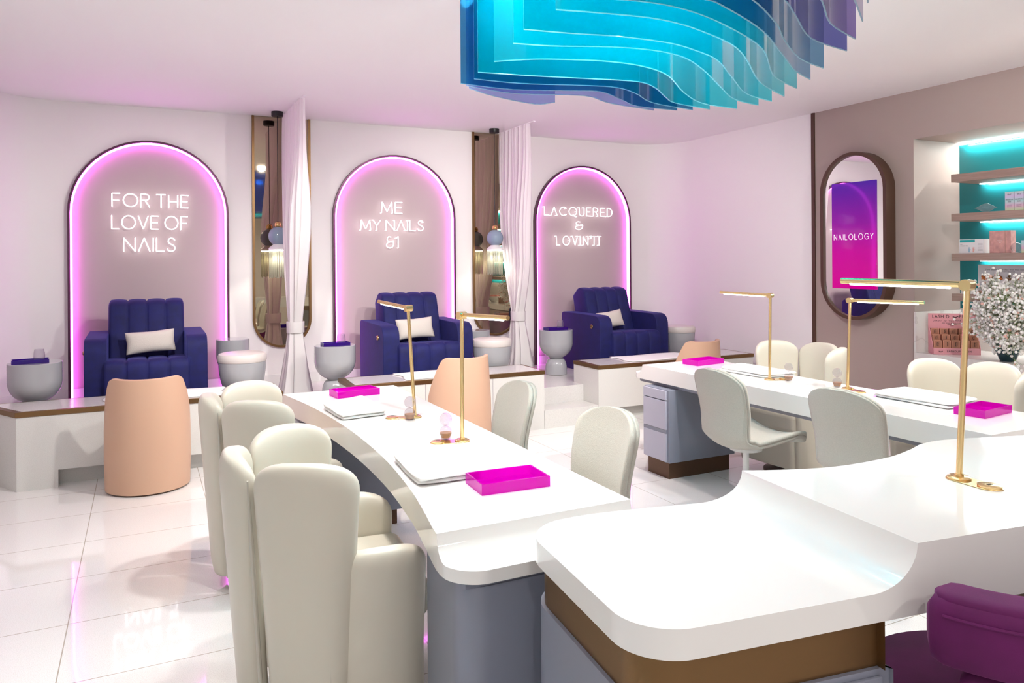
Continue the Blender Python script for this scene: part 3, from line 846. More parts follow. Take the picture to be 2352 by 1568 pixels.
fa, fb_ = front_pt(.99), front_pt(1.425)
dv = (fb_ - fa).normalized(); nv = Vector((dv.y, -dv.x))
def slab_on_front(a, b, z0, z1, off, th):
    p = [a - nv * (off - .0005), b - nv * (off - .0005), b - nv * (off - th), a - nv * (off - th)]
    return prism([tuple(q) for q in p], z0, z1)
obj('drawer_front', slab_on_front(fa, fb_, .36, .618, .012, .010), 'grey', TC, bevel=.002)
obj('drawer_front', slab_on_front(fa, fb_, .09, .352, .012, .010), 'grey', TC, bevel=.002)
rb = [tuple(front_pt(2.72) + Vector((.0, .05))), tuple(front_pt(3.26) + Vector((0, .05))), tuple(back_pt(3.26) - Vector((0, .03))), tuple(back_pt(2.72) - Vector((0, .03)))]
obj('cabinet', prism(rb, .08, .6315), 'grey', TC, bevel=.004)
obj('bronze_band', prism([(x * .995 + .015, y * .99 + .012) for x, y in rb], .632, ZB - .0005), 'bronze', TC)
obj('plinth', prism([(x * .98 + .06, y * .96 + .05) for x, y in rb], 0, .08), 'darkbronze', TC)

# ------------------------------------------------------------------ ivory channel armchairs
def padded_panel(path, z0, z1, w_top, w_bot, lean, th, n=40, top_r=.11):
    """upright upholstered panel: path = (centre, outward angle); superelliptic section, domed top"""
    (cx, cy), ang = path
    c, s = math.cos(ang), math.sin(ang); rings = []
    vs = [0, .012, .05] + [.05 + .75 * i / 12 for i in range(1, 13)]
    hz = z1 - z0; zr = z1 - top_r
    zs = [z0 + .0, z0 + .012, z0 + .05] + [z0 + .05 + (zr - z0 - .05) * i / 10 for i in range(1, 11)] + [zr + top_r * math.sin(PI / 2 * i / 12) for i in range(1, 13)]
    for z in zs:
        v = (z - z0) / hz; a = (w_bot + (w_top - w_bot) * v) / 2; b = th / 2
        if z > zr:
            q = (z - zr) / top_r; k = max(.0, 1 - q ** 2.5) ** (1 / 2.5); a = a * (.10 + .90 * k); b = b * (.35 + .65 * max(0, 1 - q ** 3) ** .5)
        if z < z0 + .04: b *= .8 + .2 * (z - z0) / .04
        off = lean * v
        ring = []
        for i in range(n):
            f = 2 * PI * i / n; u = abs(math.cos(f)) ** .55 * (1 if math.cos(f) >= 0 else -1); w = abs(math.sin(f)) ** .75 * (1 if math.sin(f) >= 0 else -1)
            t = u * a; bow = -.22 * (u * a) ** 2 / .15 * 1.3
            r = off + w * b + bow
            ring.append((cx + c * r - s * t, cy + s * r + c * t, z))
        rings.append(ring)
    return loft(rings)
def channel_chair(lab, loc, rz):
    """faces local +X"""
    t = thing('channel_armchair', lab, 'armchair', loc, rz, 'ivory channel back client chairs')
    Rr = .265
    for a in (180, 114, 246):
        A = math.radians(a)
        p = obj('back_channel', padded_panel(((Rr * math.cos(A), Rr * math.sin(A)), A), .07, .90 if a == 180 else .905, .345, .235, .062, .085), 'leather', t, smooth=True, auto=False)
    for sy in (-1, 1):
        obj('arm_channel', padded_panel(((.115, sy * .272), sy * PI / 2), .07, .615, .31, .28, .030, .085, top_r=.085), 'leather', t, smooth=True, auto=False)
    for a in (147, 213):
        A = math.radians(a)
        obj('piping', tube([((Rr + .050 * v + .020) * math.cos(A), (Rr + .050 * v + .020) * math.sin(A), .08 + .76 * v) for v in (0, .25, .5, .75, 1)], [.007, .007, .007, .007, .003], 8), 'ivory', t, smooth=True)
    for sy in (-1, 1):
        obj('piping', tube([(-.045 - .01 * v, sy * (.294 + .03 * v), .08 + .47 * v) for v in (0, .5, 1)], .007, 8), 'ivory', t, smooth=True)
    seat = rounded_poly([(-.20, -.245), (.29, -.245), (.29, .245), (-.20, .245)], [.15, .05, .05, .15], 8)
    obj('seat_cushion', prism(seat, .34, .47), 'leather', t, bevel=.03, seg=4)
    obj('seat_base', prism([(x * .95, y * .95) for x, y in seat], .09, .3395), 'leather', t, bevel=.015)
    obj('swivel_base', lathe([(.001, 0), (.21, 0), (.21, .015), (.06, .03), (.05, .0895), (.001, .0895)], 36), 'darkbronze', t, smooth=True)
channel_chair('ivory channel armchair nearest the camera at the left table', (.585, 2.62, 0), -.08)
channel_chair('ivory channel armchair behind the nearest one at the left table', (.595, 3.80, 0), -.07)
channel_chair('ivory channel armchair at the far end of the right table, by the brown wall trim', (4.18, 3.93, 0), PI + .05)
channel_chair('ivory channel armchair at the right table below the pink display stand', (4.20, 2.70, 0), PI + .02)

# ------------------------------------------------------------------ upholstered swivel chairs
def swivel_chair(lab, loc, rz):
    """faces local +X"""
    t = thing('swivel_chair', lab, 'chair', loc, rz, 'oatmeal upholstered swivel chairs')
    prof = catmull([(.245, .470), (.20, .492), (.08, .478), (-.06, .462), (-.14, .468), (-.185, .505), (-.195, .56), (-.20, .65), (-.225, .76), (-.245, .84), (-.255, .905)], 5)
    L = [0]
    for a, b in zip(prof, prof[1:]): L.append(L[-1] + math.dist(a, b))
    tabx = [(l / L[-1], p[0]) for l, p in zip(L, prof)]; tabz = [(l / L[-1], p[1]) for l, p in zip(L, prof)]
    ss = [.05 * (1 - math.cos(PI / 2 * k / 8)) for k in range(9)] + [.05 + .80 * k / 30 for k in range(1, 31)] + [.85 + .15 * math.sin(PI / 2 * k / 14) for k in range(1, 15)]
    prof = [(interp(tabx, q), interp(tabz, q)) for q in ss]; L = ss
    wtab = catmull([(0, .43), (.2, .45), (.34, .43), (.44, .385), (.52, .365), (.62, .365), (.74, .385), (.86, .395), (1, .395)], 4)
    def wfun(q):
        w = interp(wtab, q)
        if q > .85: w *= max(.03, 1 - ((q - .85) / .15) ** 2.4) ** (1 / 2.4)
        if q < .05: w *= .80 + .20 * math.sqrt(1 - (1 - q / .05) ** 2)
        return w
    n = 16
    def sheet(inn, off, t0=0, t1=1, edge=0):
        rows = []
        for (x, z), l in zip(prof, L):
            s = l / L[-1]
            if not t0 <= s <= t1: continue
            w = wfun(s) - edge * 2
            i = min(range(len(L)), key=lambda k: abs(L[k] - l)); a = prof[max(0, i - 1)]; b = prof[min(len(prof) - 1, i + 1)]
            tx, tz = b[0] - a[0], b[1] - a[1]; ln = math.hypot(tx, tz); nx, nz = (tz / ln, -tx / ln)   # towards the sitter
            row = []
            for j in range(n + 1):
                u = -1 + 2 * j / n
                cup = (.030 if s < .42 else .045) * (u * w / .385) ** 2
                row.append((x + nx * (off + cup), u * w / 2, z + nz * (off + cup)))
            rows.append(row)
        return rows
    a = loft(sheet(0, 0), caps=False, closed=False)
    obj('shell', a, 'fabric', t, smooth=True, solid=.022, auto=False)
    a = loft(sheet(0, .0185, .03, 1, .001), caps=False, closed=False)
    obj('cushion_pad', a, 'fabric', t, smooth=True, solid=.022, auto=False)
    obj('post', tube([(0, 0, .03), (0, 0, .445)], .018, 16), 'steelwhite', t, smooth=True)
    obj('swivel_plate', lathe([(.001, .43), (.09, .43), (.09, .446), (.001, .446)], 24), 'steelwhite', t)
    obj('round_foot', lathe([(.001, 0), (.20, 0), (.20, .008), (.03, .03), (.001, .03)], 40), 'steelwhite', t, smooth=True)
swivel_chair('oatmeal swivel chair at the right side of the left table, further from the camera', (1.50, 3.40, 0), PI - .05)
swivel_chair('oatmeal swivel chair at the right side of the left table, closer to the camera', (1.52, 2.59, 0), PI + .03)
swivel_chair('oatmeal swivel chair before the right table, seat and post showing', (3.10, 3.27, 0), -.02)
swivel_chair('oatmeal swivel chair before the right table, behind the front table edge', (3.17, 2.50, 0), .05)

# ------------------------------------------------------------------ purple barrel chair
def barrel(lab, loc, rz):
    """faces local +Y"""
    t = thing('barrel_chair', lab, 'chair', loc, rz)
    def band(z0, z1, r0, r1, th, A, edge=.03):
        rings = []; n = 48
        for i in range(n + 1):
            th_ = math.radians(-A + 2 * A * i / n); k = 0
            e = min(i, n - i) / n * 2 * math.radians(A) * r1
            b = .045; k = 1 if e > b else math.sqrt(max(0, 1 - (1 - e / b) ** 2))
            zm, hh, tt = (z0 + z1) / 2, (z1 - z0) / 2 * (.55 + .45 * k), th / 2 * (.25 + .75 * k)
            ring = []
            for j in range(28):
                f = 2 * PI * j / 28; u = abs(math.cos(f)) ** .5 * (1 if math.cos(f) >= 0 else -1); w = abs(math.sin(f)) ** .5 * (1 if math.sin(f) >= 0 else -1)
                r = r0 + (r1 - r0) * .5 + u * tt; ring.append((r * math.sin(th_), -r * math.cos(th_), zm + w * hh))
            rings.append(ring)
        return loft(rings)
    obj('back_band', band(.68, .825, .29, .39, .105, 73), 'purple', t, smooth=True, auto=False)
    obj('back_roll', band(.79, .832, .28, .385, .095, 71), 'purple', t, smooth=True, auto=False)
    obj('lower_band', band(.30, .675, .27, .36, .09, 66), 'purple', t, smooth=True, auto=False)
    obj('seat_cushion', lathe([(.001, .36), (.30, .36), (.325, .385), (.325, .455), (.30, .48), (.001, .49)], 48), 'purple', t, smooth=True)
    obj('seat_base', lathe([(.001, .05), (.27, .05), (.30, .10), (.30, .359), (.001, .359)], 48), 'purple', t, smooth=True)
    obj('foot_ring', lathe([(.001, 0), (.22, 0), (.22, .0495), (.001, .0495)], 36), 'brass', t)
    p = [(.3935 * math.sin(math.radians(a)), -.3935 * math.cos(math.radians(a)), .792) for a in range(-66, 67, 3)]
    obj('piping', tube(p, .0035, 6), 'purple', t, smooth=True)
barrel('plum purple velvet barrel chair in the bottom right corner, pulled up to the front table', (1.832, 1.10, 0), -.12)

# ------------------------------------------------------------------ table lamps, hourglasses, trays, towels on the tables
def lamp(lab, base, z, top, arm_end, plate, group='brass table lamps'):
    t = thing('desk_lamp', lab, 'lamp', (base[0], base[1], z), 0, group)
    px, py = plate[0] - base[0], plate[1] - base[1]; L = math.hypot(px, py); a = math.atan2(py, px)
    pill = [(.034 * math.cos(a + q), .034 * math.sin(a + q)) for q in [PI / 2 + PI * i / 14 for i in range(15)]] + [(px + .034 * math.cos(a + q), py + .034 * math.sin(a + q)) for q in [-PI / 2 + PI * i / 14 for i in range(15)]]
    obj('base_plate', prism(pill, .0005, .003), 'brass', t, bevel=.001)
    obj('post_collar', lathe([(.001, .003), (.031, .003), (.031, .007), (.026, .010), (.012, .010), (.012, .016), (.001, .016)], 28), 'brass', t, smooth=True)
    k = obj('power_socket', lathe([(.001, .003), (.030, .003), (.030, .008), (.025, .0095), (.001, .0095)], 28, px, py), 'brass', t, smooth=True)
    obj('socket_slot', box(px - .008, px + .008, py - .004, py + .004, .0094, .0102), 'ink', k)
    J = Vector(top)
    obj('post', tube([(0, 0, .014), tuple(J)], .0085, 14), 'brass', t, smooth=True)
    E = Vector(arm_end); d = (E - J); d.normalize(); s = d.cross(Vector((0, 0, 1))).normalized()
    obj('joint', tube([tuple(J - s * .019 + Vector((0, 0, .012))), tuple(J + s * .019 + Vector((0, 0, .012)))], .0165, 20), 'brass', t, smooth=True)
    jo = J + Vector((0, 0, .014))
    obj('arm', tube([tuple(jo), tuple(jo + (E - J))], .0095, 16), 'brass', t, smooth=True)
    n = Vector((0, 0, -1)); aa = jo + d * .045 - Vector((0, 0, .0082)); bb_ = jo + (E - J) - d * .03 - Vector((0, 0, .0082))
    obj('light_bar', tube([tuple(aa), tuple(bb_)], .0055, 10), 'led_white', t, smooth=True)
    l = bpy.data.lights.new('lamp_light', 'AREA'); l.shape = 'RECTANGLE'; l.size = .26; l.size_y = .012; l.energy = LAMP_W; l.color = (1, .96, .9)
    lo = bpy.data.objects.new('lamp_light', l); COL.objects.link(lo); lo.parent = t
    mid = (aa + bb_) / 2 - Vector((0, 0, .008)); lo.location = mid; lo.rotation_euler = (0, 0, math.atan2(d.y, d.x))
LAMP_W = 1.6
lamp('brass table lamp on the front table, large in the foreground', (2.065, 1.343), ZU, (.027, -.010, .535), (-.045, .355, .540), (2.060, 1.255))
lamp('brass lamp at the far end of the left table, arm towards the wall', (1.205, 3.542), ZT, (-.030, .0, .528), (-.095, .29, .548), (1.10, 3.575))
lamp('brass lamp at the near end of the left table, arm towards the camera', (1.224, 2.975), ZT, (.002, .002, .526), (.075, -.302, .530), (1.122, 2.995))
lamp('brass lamp at the far end of the right table, arm towards the wall', (3.585, 3.566), ZT, (.010, .0, .525), (-.09, .35, .535), (3.68, 3.54))
lamp('brass lamp at the near end of the right table, arm towards the camera', (3.731, 3.097), ZT, (.020, -.003, .510), (.135, -.393, .510), (3.695, 2.985))
def hourglass(lab, loc):
    t = thing('hourglass', lab, 'hourglass', loc, 0, 'small glass hourglasses on the tables')
    h = .112; r = .027
    prof = [(.001, 0), (.015, 0), (.020, .004)]
    for i in range(1, 12):
        a = -PI / 2 + .55 + (PI - .75) * i / 12; prof.append((r * math.cos(a), .030 + .027 * math.sin(a)))
    prof += [(.006, .0545), (.0035, .058), (.006, .0615)]
    for i in range(1, 12):
        a = -PI / 2 + .20 + (PI - .75) * i / 12; prof.append((r * math.cos(a), .084 + .027 * math.sin(a)))
    prof += [(.014, .110), (.001, .111)]
    obj('glass_bulbs', lathe(prof, 24), 'glass', t, smooth=True)
    obj('sand', lathe([(.001, .004), (.018, .006), (.0245, .020), (.0255, .028), (.001, .033)], 24), 'sand', t, smooth=True)
hourglass('hourglass with copper sand beside the far lamp of the left table', (1.165, 3.50, ZT + .0005))
hourglass('hourglass with copper sand beside the near lamp of the left table', (1.172, 3.035, ZT + .0035))
hourglass('hourglass with copper sand beside the far lamp of the right table', (3.662, 3.482, ZT + .0005))
hourglass('hourglass with copper sand beside the near lamp of the right table', (3.735, 3.175, ZT + .0005))
G2 = 'magenta trays on the manicure tables'
def place_tray(lab, p0, p1, depth):
    a = math.atan2(p1[1] - p0[1], p1[0] - p0[0]); w = math.dist(p0, p1)
    cx = (p0[0] + p1[0]) / 2 - math.sin(a) * depth / 2; cy = (p0[1] + p1[1]) / 2 + math.cos(a) * depth / 2
    tray(lab, (cx, cy, ZT + .0008), a, w, depth, .036, 'magenta', G2)
place_tray('magenta acrylic tray at the near end of the left table', (.994, 2.251), (1.243, 2.238), .158)
place_tray('magenta acrylic tray at the far end of the left table', (.983, 4.22), (1.235, 4.252), .14)
place_tray('magenta acrylic tray at the far end of the right table', (3.591, 4.262), (3.865, 4.296), .15)
place_tray('magenta acrylic tray at the near end of the right table, behind the foreground lamp post', (3.602, 2.213), (3.870, 2.244), .145)
def towel(lab, corners, z, seed, layers=2):
    rr = random.Random(seed); t = thing('folded_towel', lab, 'towel', (0, 0, 0), 0, 'folded white towels on the manicure tables')
    c = [Vector(q) for q in corners]; th = .0155
    for k in range(layers):
        n, m = 30, 24; rows = []
        jit = [Vector((rr.uniform(-.009, .009), rr.uniform(-.009, .009))) for _ in range(4)]
        cc = [p + j for p, j in zip(c, jit)]
        V = []; F = []; zz = z + k * th
        P = [[None] * (m + 1) for _ in range(n + 1)]
        for i in range(n + 1):
            for j in range(m + 1):
                u, v = .5 - .5 * math.cos(PI * i / n), .5 - .5 * math.cos(PI * j / m)
                a_, b_ = 2 * u - 1, 2 * v - 1
                u2 = .5 + .5 * a_ * (1 - .055 * abs(b_) ** 9) + .006 * math.sin(8 * v + seed + k) * a_ * a_; v2 = .5 + .5 * b_ * (1 - .045 * abs(a_) ** 9) + .006 * math.sin(7 * u + 2 * seed + k) * b_ * b_
                u, v = u2, v2
                p = (cc[0] * (1 - u) + cc[1] * u) * (1 - v) + (cc[3] * (1 - u) + cc[2] * u) * v
                ed = min(.5 - abs(a_) / 2, .5 - abs(b_) / 2)
                P[i][j] = (p, math.sqrt(max(.02, 1 - max(0, 1 - ed / .05) ** 2)))
        for s in (1, 0):
            for i in range(n + 1):
                for j in range(m + 1):
                    p, kk = P[i][j]; mid = zz + th * .5
                    w = .0016 * math.sin(9 * i / n + k) * math.sin(7 * j / m + seed)
                    V.append((p.x, p.y, mid + (th * .49 * kk + w * (k == layers - 1)) * (1 if s else -1)))
        K = (n + 1) * (m + 1)
        for s in (0, 1):
            for i in range(n):
                for j in range(m):
                    q = (i * (m + 1) + j, (i + 1) * (m + 1) + j, (i + 1) * (m + 1) + j + 1, i * (m + 1) + j + 1); F.append(tuple(s * K + e for e in q))
        rim = [(i, 0) for i in range(n)] + [(n, j) for j in range(m)] + [(i, m) for i in range(n, 0, -1)] + [(0, j) for j in range(m, 0, -1)]
        idx = [a * (m + 1) + b for a, b in rim]
        for a, b in zip(idx, idx[1:] + idx[:1]): F.append((a, b, b + K, a + K))
        obj('fold', (V, F), 'towel', t, smooth=True, auto=False)
    return t
towel('folded white towel at the near end of the left table, beside the magenta tray', [(.845, 2.44), (1.075, 2.435), (1.125, 2.86), (.862, 2.80)], ZT + .0008, 1)
towel('folded white towel at the far end of the left table', [(.858, 3.62), (1.10, 3.66), (1.10, 4.12), (.84, 3.97)], ZT + .0008, 2)
towel('folded white towel at the far end of the right table', [(3.60, 3.63), (3.85, 3.58), (3.83, 4.10), (3.58, 4.03)], ZT + .0008, 3)
towel('folded white towel at the near end of the right table', [(3.66, 2.43), (3.955, 2.46), (3.95, 2.90), (3.65, 2.87)], ZT + .0008, 4)

# ------------------------------------------------------------------ acrylic chandelier
def chandelier():
    t = thing('acrylic_chandelier', 'teal and violet chandelier of wavy acrylic sheets hanging from the ceiling', 'chandelier', (0, 0, 0))
    C_ = [
     ([(1.33, 3.12), (1.50, 3.22), (1.76, 3.30), (1.83, 3.22)], 'l'),
     ([(1.30, 3.08), (1.55, 3.13), (1.78, 3.06), (1.92, 3.04), (2.10, 3.13), (2.40, 3.18)], 'l'),
     ([(1.26, 3.05), (1.52, 3.06), (1.77, 2.97), (1.91, 2.93), (2.09, 3.03), (2.26, 3.13), (2.51, 3.13)], 'b'),
     ([(1.28, 2.95), (1.5, 2.94), (1.76, 2.86), (1.93, 2.83), (2.09, 2.90), (2.28, 3.03), (2.58, 3.09)], 'b'),
     ([(1.25, 2.84), (1.48, 2.80), (1.74, 2.74), (1.95, 2.70), (2.09, 2.76), (2.26, 2.90), (2.39, 2.99), (2.65, 3.04)], 't'),
     ([(1.24, 2.66), (1.36, 2.57), (1.50, 2.51), (1.66, 2.47), (1.83, 2.48), (2.01, 2.56), (2.27, 2.78), (2.52, 2.94), (2.77, 2.97)], 't'),
     ([(1.20, 2.41), (1.34, 2.38), (1.54, 2.30), (1.71, 2.27), (1.88, 2.30), (2.08, 2.42), (2.36, 2.63), (2.60, 2.80), (2.81, 2.86)], 't'),
     ([(1.16, 2.25), (1.33, 2.22), (1.50, 2.18), (1.71, 2.17), (1.87, 2.21), (2.03, 2.28), (2.28, 2.47), (2.56, 2.68), (2.80, 2.76)], 't'),
     ([(1.16, 2.03), (1.29, 2.00), (1.47, 1.97), (1.61, 1.98), (1.75, 2.02), (1.93, 2.09), (2.11, 2.21), (2.45, 2.48), (2.77, 2.65)], 't'),
     ([(1.18, 1.90), (1.40, 1.85), (1.62, 1.88), (1.92, 2.00), (2.12, 2.12), (2.42, 2.37), (2.69, 2.50)], 't'),
     ([(1.22, 1.80), (1.50, 1.76), (1.63, 1.79), (1.91, 1.92), (2.20, 2.11), (2.44, 2.27), (2.61, 2.35)], 'm'),
     ([(1.27, 1.70), (1.50, 1.67), (1.65, 1.70), (1.89, 1.84), (2.05, 1.96), (2.30, 2.12), (2.51, 2.19)], 'm'),
     ([(1.33, 1.60), (1.55, 1.58), (1.74, 1.66), (1.88, 1.75), (2.13, 1.91), (2.38, 1.97)], 'i'),
     ([(1.40, 1.50), (1.60, 1.50), (1.82, 1.60), (2.05, 1.76), (2.28, 1.85)], 'v'),
     ([(1.48, 1.42), (1.70, 1.44), (1.90, 1.55), (2.13, 1.70)], 'v'),
     ([(1.56, 1.34), (1.75, 1.37), (1.99, 1.57)], 'p')]
    mt = {'l': acrylic('lavender_acrylic', (.70, .74, .93), (.40, .50, .85), .22), 'b': acrylic('blue_acrylic', (.34, .62, .80), (.01, .22, .40), .30),
          't': acrylic('teal_acrylic', (.42, .88, .92), (.0, .62, .70), .30), 'm': acrylic('blue_teal_acrylic', (.45, .66, .80), (.03, .32, .55), .30),
          'i': acrylic('indigo_acrylic', (.45, .48, .80), (.10, .12, .50), .32), 'v': acrylic('violet_sheet_acrylic', (.55, .46, .80), (.24, .12, .50), .32), 'p': acrylic('purple_sheet_acrylic', (.66, .42, .74), (.36, .10, .46), .32)}
    nm = {'l': 'lavender wavy sheet', 'b': 'deep blue wavy sheet', 't': 'teal wavy sheet', 'm': 'blue teal wavy sheet', 'i': 'indigo wavy sheet', 'v': 'violet wavy sheet', 'p': 'purple wavy sheet'}
    for P, k in C_:
        pts = catmull(P, 10); th = .004; z0, z1 = 2.30, ZC - .02
        rings = []
        for i, p in enumerate(pts):
            a = Vector(pts[max(0, i - 1)]); b = Vector(pts[min(len(pts) - 1, i + 1)]); tt = (b - a).normalized(); nn = Vector((-tt.y, tt.x)) * th / 2
            q = Vector(p); rings.append([(q.x - nn.x, q.y - nn.y, z0), (q.x + nn.x, q.y + nn.y, z0), (q.x + nn.x, q.y + nn.y, z1), (q.x - nn.x, q.y - nn.y, z1)])
        s = obj('acrylic_sheet', loft(rings), mt[k], t, smooth=True); s['label'] = nm[k]
        e = .0035
        edge = tube([(p[0], p[1], z0) for p in pts[::2]] + ([] if len(pts) % 2 else [(pts[-1][0], pts[-1][1], z0)]), .0026, 5)
        obj('polished_edge', edge, EDGE, s, smooth=True)
    ell = [(2.0 + .78 * math.cos(2 * PI * i / 40), 2.36 + .98 * math.sin(2 * PI * i / 40)) for i in range(40)]
    obj('ceiling_plate', prism(ell, ZC - .0195, ZC - .0005), 'ceil', t)
    for i, (x, y) in enumerate(((1.72, 2.60), (2.02, 2.66), (1.75, 2.10), (2.12, 2.32), (1.50, 2.72), (2.35, 2.80))):
        l = bpy.data.lights.new('chandelier_light', 'POINT'); l.energy = 15; l.shadow_soft_size = .05; l.color = (.95, 1, 1)
        lo = bpy.data.objects.new('chandelier_light', l); COL.objects.link(lo); lo.parent = t; lo.location = (x, y, 2.82)
EDGE = acrylic('polished_acrylic_edge', (.80, .95, .97), (.65, .92, .95), .55, .1, .5)
chandelier()

# ------------------------------------------------------------------ oval mirror on the taupe wall
def pill(w, h, n=20):
    r = w / 2; s = h / 2 - r
    return [(r * math.cos(a), s + r * math.sin(a)) for a in [PI * i / n for i in range(n + 1)]] + [(r * math.cos(a), -s + r * math.sin(a)) for a in [PI + PI * i / n for i in range(n + 1)]]
t = thing('oval_mirror', 'tall pill shaped mirror in a deep brown frame on the taupe wall', 'mirror', (RX - .001, 4.783, 1.726))
W_, H_ = .712, 1.537
a = pill(W_, H_); b = pill(W_ - .065, H_ - .065)
ra = [[(-.12, p[0], p[1]), (-.12, q[0], q[1]), (0, q[0], q[1]), (0, p[0], p[1])] for p, q in zip(a, b)]; ra.append(ra[0])
obj('mirror_frame', loft(ra, caps=False), 'brownframe', t, smooth=True)
g = pill(W_ - .06, H_ - .06)
obj('mirror_glass', loft([[(-.098, x, z) for x, z in g], [(-.085, x, z) for x, z in g]]), 'mirror', t).rotation_euler = (0, 0, .007)
p = obj('gradient_panel', box(-.108, -.0985, 4.542 - 4.783, 5.012 - 4.783, 1.243 - 1.726, 2.218 - 1.726), gradient_z('violet_magenta_print', [(0, (.60, .0, .26)), (.35, (.52, .0, .30)), (.62, (.26, .008, .33)), (1, (.075, .015, .36))], 1.243 - 1.726, 2.218 - 1.726, .05, .16), t)
p.rotation_euler = (0, 0, .007)
p['label'] = 'violet to magenta panel with white lettering'
x0, x1 = .205, -.225
ms = []
for ch, x, k in layout('NAILOLOGY', 0, .42, .44):
    W, st = glyph(ch)
    for s_ in split_sharp(st): ms.append(tube([(-.109, .205 - (x + px * k), -.0335 + pz * .052) for px, pz in s_], .0019, 5))
obj('lettering', join(*ms), 'lettering', p, smooth=True)

# ------------------------------------------------------------------ shelf niche and its goods
t = thing('niche_shelving', 'teal backed shelving niche with lit taupe shelves', 'shelving', (NX, (NY0 + NY1) / 2, 0))
hw = (NY1 - NY0) / 2; yc = (NY0 + NY1) / 2
obj('back_panel', box(-.001, .018, -hw, hw, 1.07, NZ1 - .001), 'teal', t)
obj('panel_seam', join(*[box(-.002, .0, y - yc - .001, y - yc + .001, 1.07, NZ1 - .002) for y in (3.60, 2.75, 1.9)]), 'dark_teal', t)
obj('top_light', box(-.030, -.004, -hw + .004, hw - .004, NZ1 - .016, NZ1 - .002), 'led_shelf', t)
SH = [(2.229, 2.163), (1.894, 1.832), (1.556, 1.494), (1.214, 1.152)]
for z1, z0 in SH:
    s = obj('shelf', box(6.20 - NX, -.0012, 1.0 - yc, 4.085 - yc, z0, z1), 'shelfwood', t, bevel=.001)
    obj('shelf_light', box(-.034, -.010, 1.06 - yc, 4.05 - yc, z0 - .007, z0 - .0005), 'led_shelf', s)
    l = bpy.data.lights.new('shelf_glow', 'AREA'); l.shape = 'RECTANGLE'; l.size = .012; l.size_y = 2.9; l.energy = 8; l.color = (1, 1, .97)
    lo = bpy.data.objects.new('shelf_glow', l); COL.objects.link(lo); lo.parent = t; lo.location = (-.022, 2.555 - yc, z0 - .009)
l = bpy.data.lights.new('niche_glow', 'AREA'); l.shape = 'RECTANGLE'; l.size = .02; l.size_y = 3.2; l.energy = 26; l.color = (1, 1, .95)
lo = bpy.data.objects.new('niche_glow', l); COL.objects.link(lo); lo.parent = t; lo.location = (-.018, 0, NZ1 - .02); lo.rotation_euler = (0, .12, 0)
t = thing('marble_counter', 'white marble counter with upstand at the foot of the shelving niche', 'counter', (RX, yc, 0))
obj('worktop', box(-.015, NX - RX + .016, -hw + .001, hw - .001, .612, .71), 'marble', t, bevel=.002)
obj('upstand', box(NX - RX - .014, NX - RX - .0025, -hw + .001, hw - .001, .7105, 1.068), 'marble', t)
obj('side_upstand', box(-.012, NX - RX - .015, hw - .018, hw - .001, .7105, 1.058), 'marble', t)

def put(o, loc, label, cat, group=None, rz=0):
    o.location = loc; o.rotation_euler = (0, 0, rz); return tag(o, label, cat, group)
# upper shelf goods
o = obj('lips_ornament', loft([[(.028 * f * math.cos(2 * PI * j / 24) * .9, y, .037 + (.037 if math.sin(2 * PI * j / 24) > 0 else .034) * f * math.sin(2 * PI * j / 24)) for j in range(24)] for y, f in [(-.095, .02), (-.085, .10), (-.06, .38), (-.035, .76), (-.015, .96), (0, .98), (.015, .96), (.035, .76), (.06, .38), (.085, .10), (.095, .02)]]), 'glass', smooth=True)
put(o, (6.28, 3.84, 1.8945), 'clear glass lips ornament on the upper shelf', 'ornament')
for k, (y, lab) in enumerate(((3.634, 'iridescent product box left of its pair on the upper shelf'), (3.561, 'iridescent product box second from left on the upper shelf'), (3.488, 'iridescent product box third from left, at the picture edge'))):
    t = thing('product_box', lab, 'box', (6.28, y, 1.8945), 0, 'iridescent boxes on the upper shelf')
    obj('carton', box(-.03, .03, -.035, .035, 0, .152), 'iris', t, bevel=.001)
    obj('print', join(on_right(text_vf('VNT', .016), -.0302, 0, .128), on_right(text_vf('MAGICAL', .014), -.0302, 0, .088), on_right(text_vf('KISS', .014), -.0302, 0, .072), *[box(-.0304, -.0302, -.02, .02, z, z + .0015) for z in (.03, .038, .046)]), 'ink', t)
# middle shelf goods
t = thing('product_box', 'white treatment carton with teal stripe and printed hands on the middle shelf', 'box', (6.29, 3.945, 1.5565))
obj('carton', box(-.04, .04, -.102, .105, 0, .118), 'whitecard', t, bevel=.001)
obj('stripe', box(-.0412, -.0402, -.03, .098, .092, .114), 'tealcard', t)
obj('print', join(on_right(text_vf('PERFECT TEN', .011, align='LEFT'), -.0403, .095, .062), on_right(text_vf('hand', .009, align='LEFT'), -.0403, .095, .075), *[box(-.0405, -.0402, -.095, -.055, z, z + .0015) for z in (.02, .03, .04, .05, .06, .07, .08)]), 'greyink', t)
def hand(y, m):
    ms = [box(-.0408, -.0402, y - .007, y + .007, .008, .036)] + [tube([(-.0405, y + d, .034), (-.0405, y + d * 1.6, .034 + L)], .0015, 5) for d, L in ((-.006, .014), (-.002, .018), (.002, .018), (.006, .013))] + [tube([(-.0405, y - .006, .022), (-.0405, y - .013, .034)], .0016, 5)]
    obj('hand_print', join(*ms), m, t)
hand(.018, 'handblue'); hand(-.018, 'handpink')
t = thing('product_box', 'pink marbled square box on the middle shelf', 'box', (6.29, 3.713, 1.5565))
obj('carton', box(-.035, .035, -.085, .085, 0, .18), 'pinkmarble', t, bevel=.0015)
obj('band', join(box(-.0357, -.0352, .055, .058, 0, .18), box(-.0357, -.0352, -.042, -.039, 0, .18)), 'rosewood', t)
obj('print', join(on_right(text_vf('beauty', .014), -.0353, .0, .10), on_right(text_vf('set', .012), -.0353, .0, .085)), 'whitecard', t)
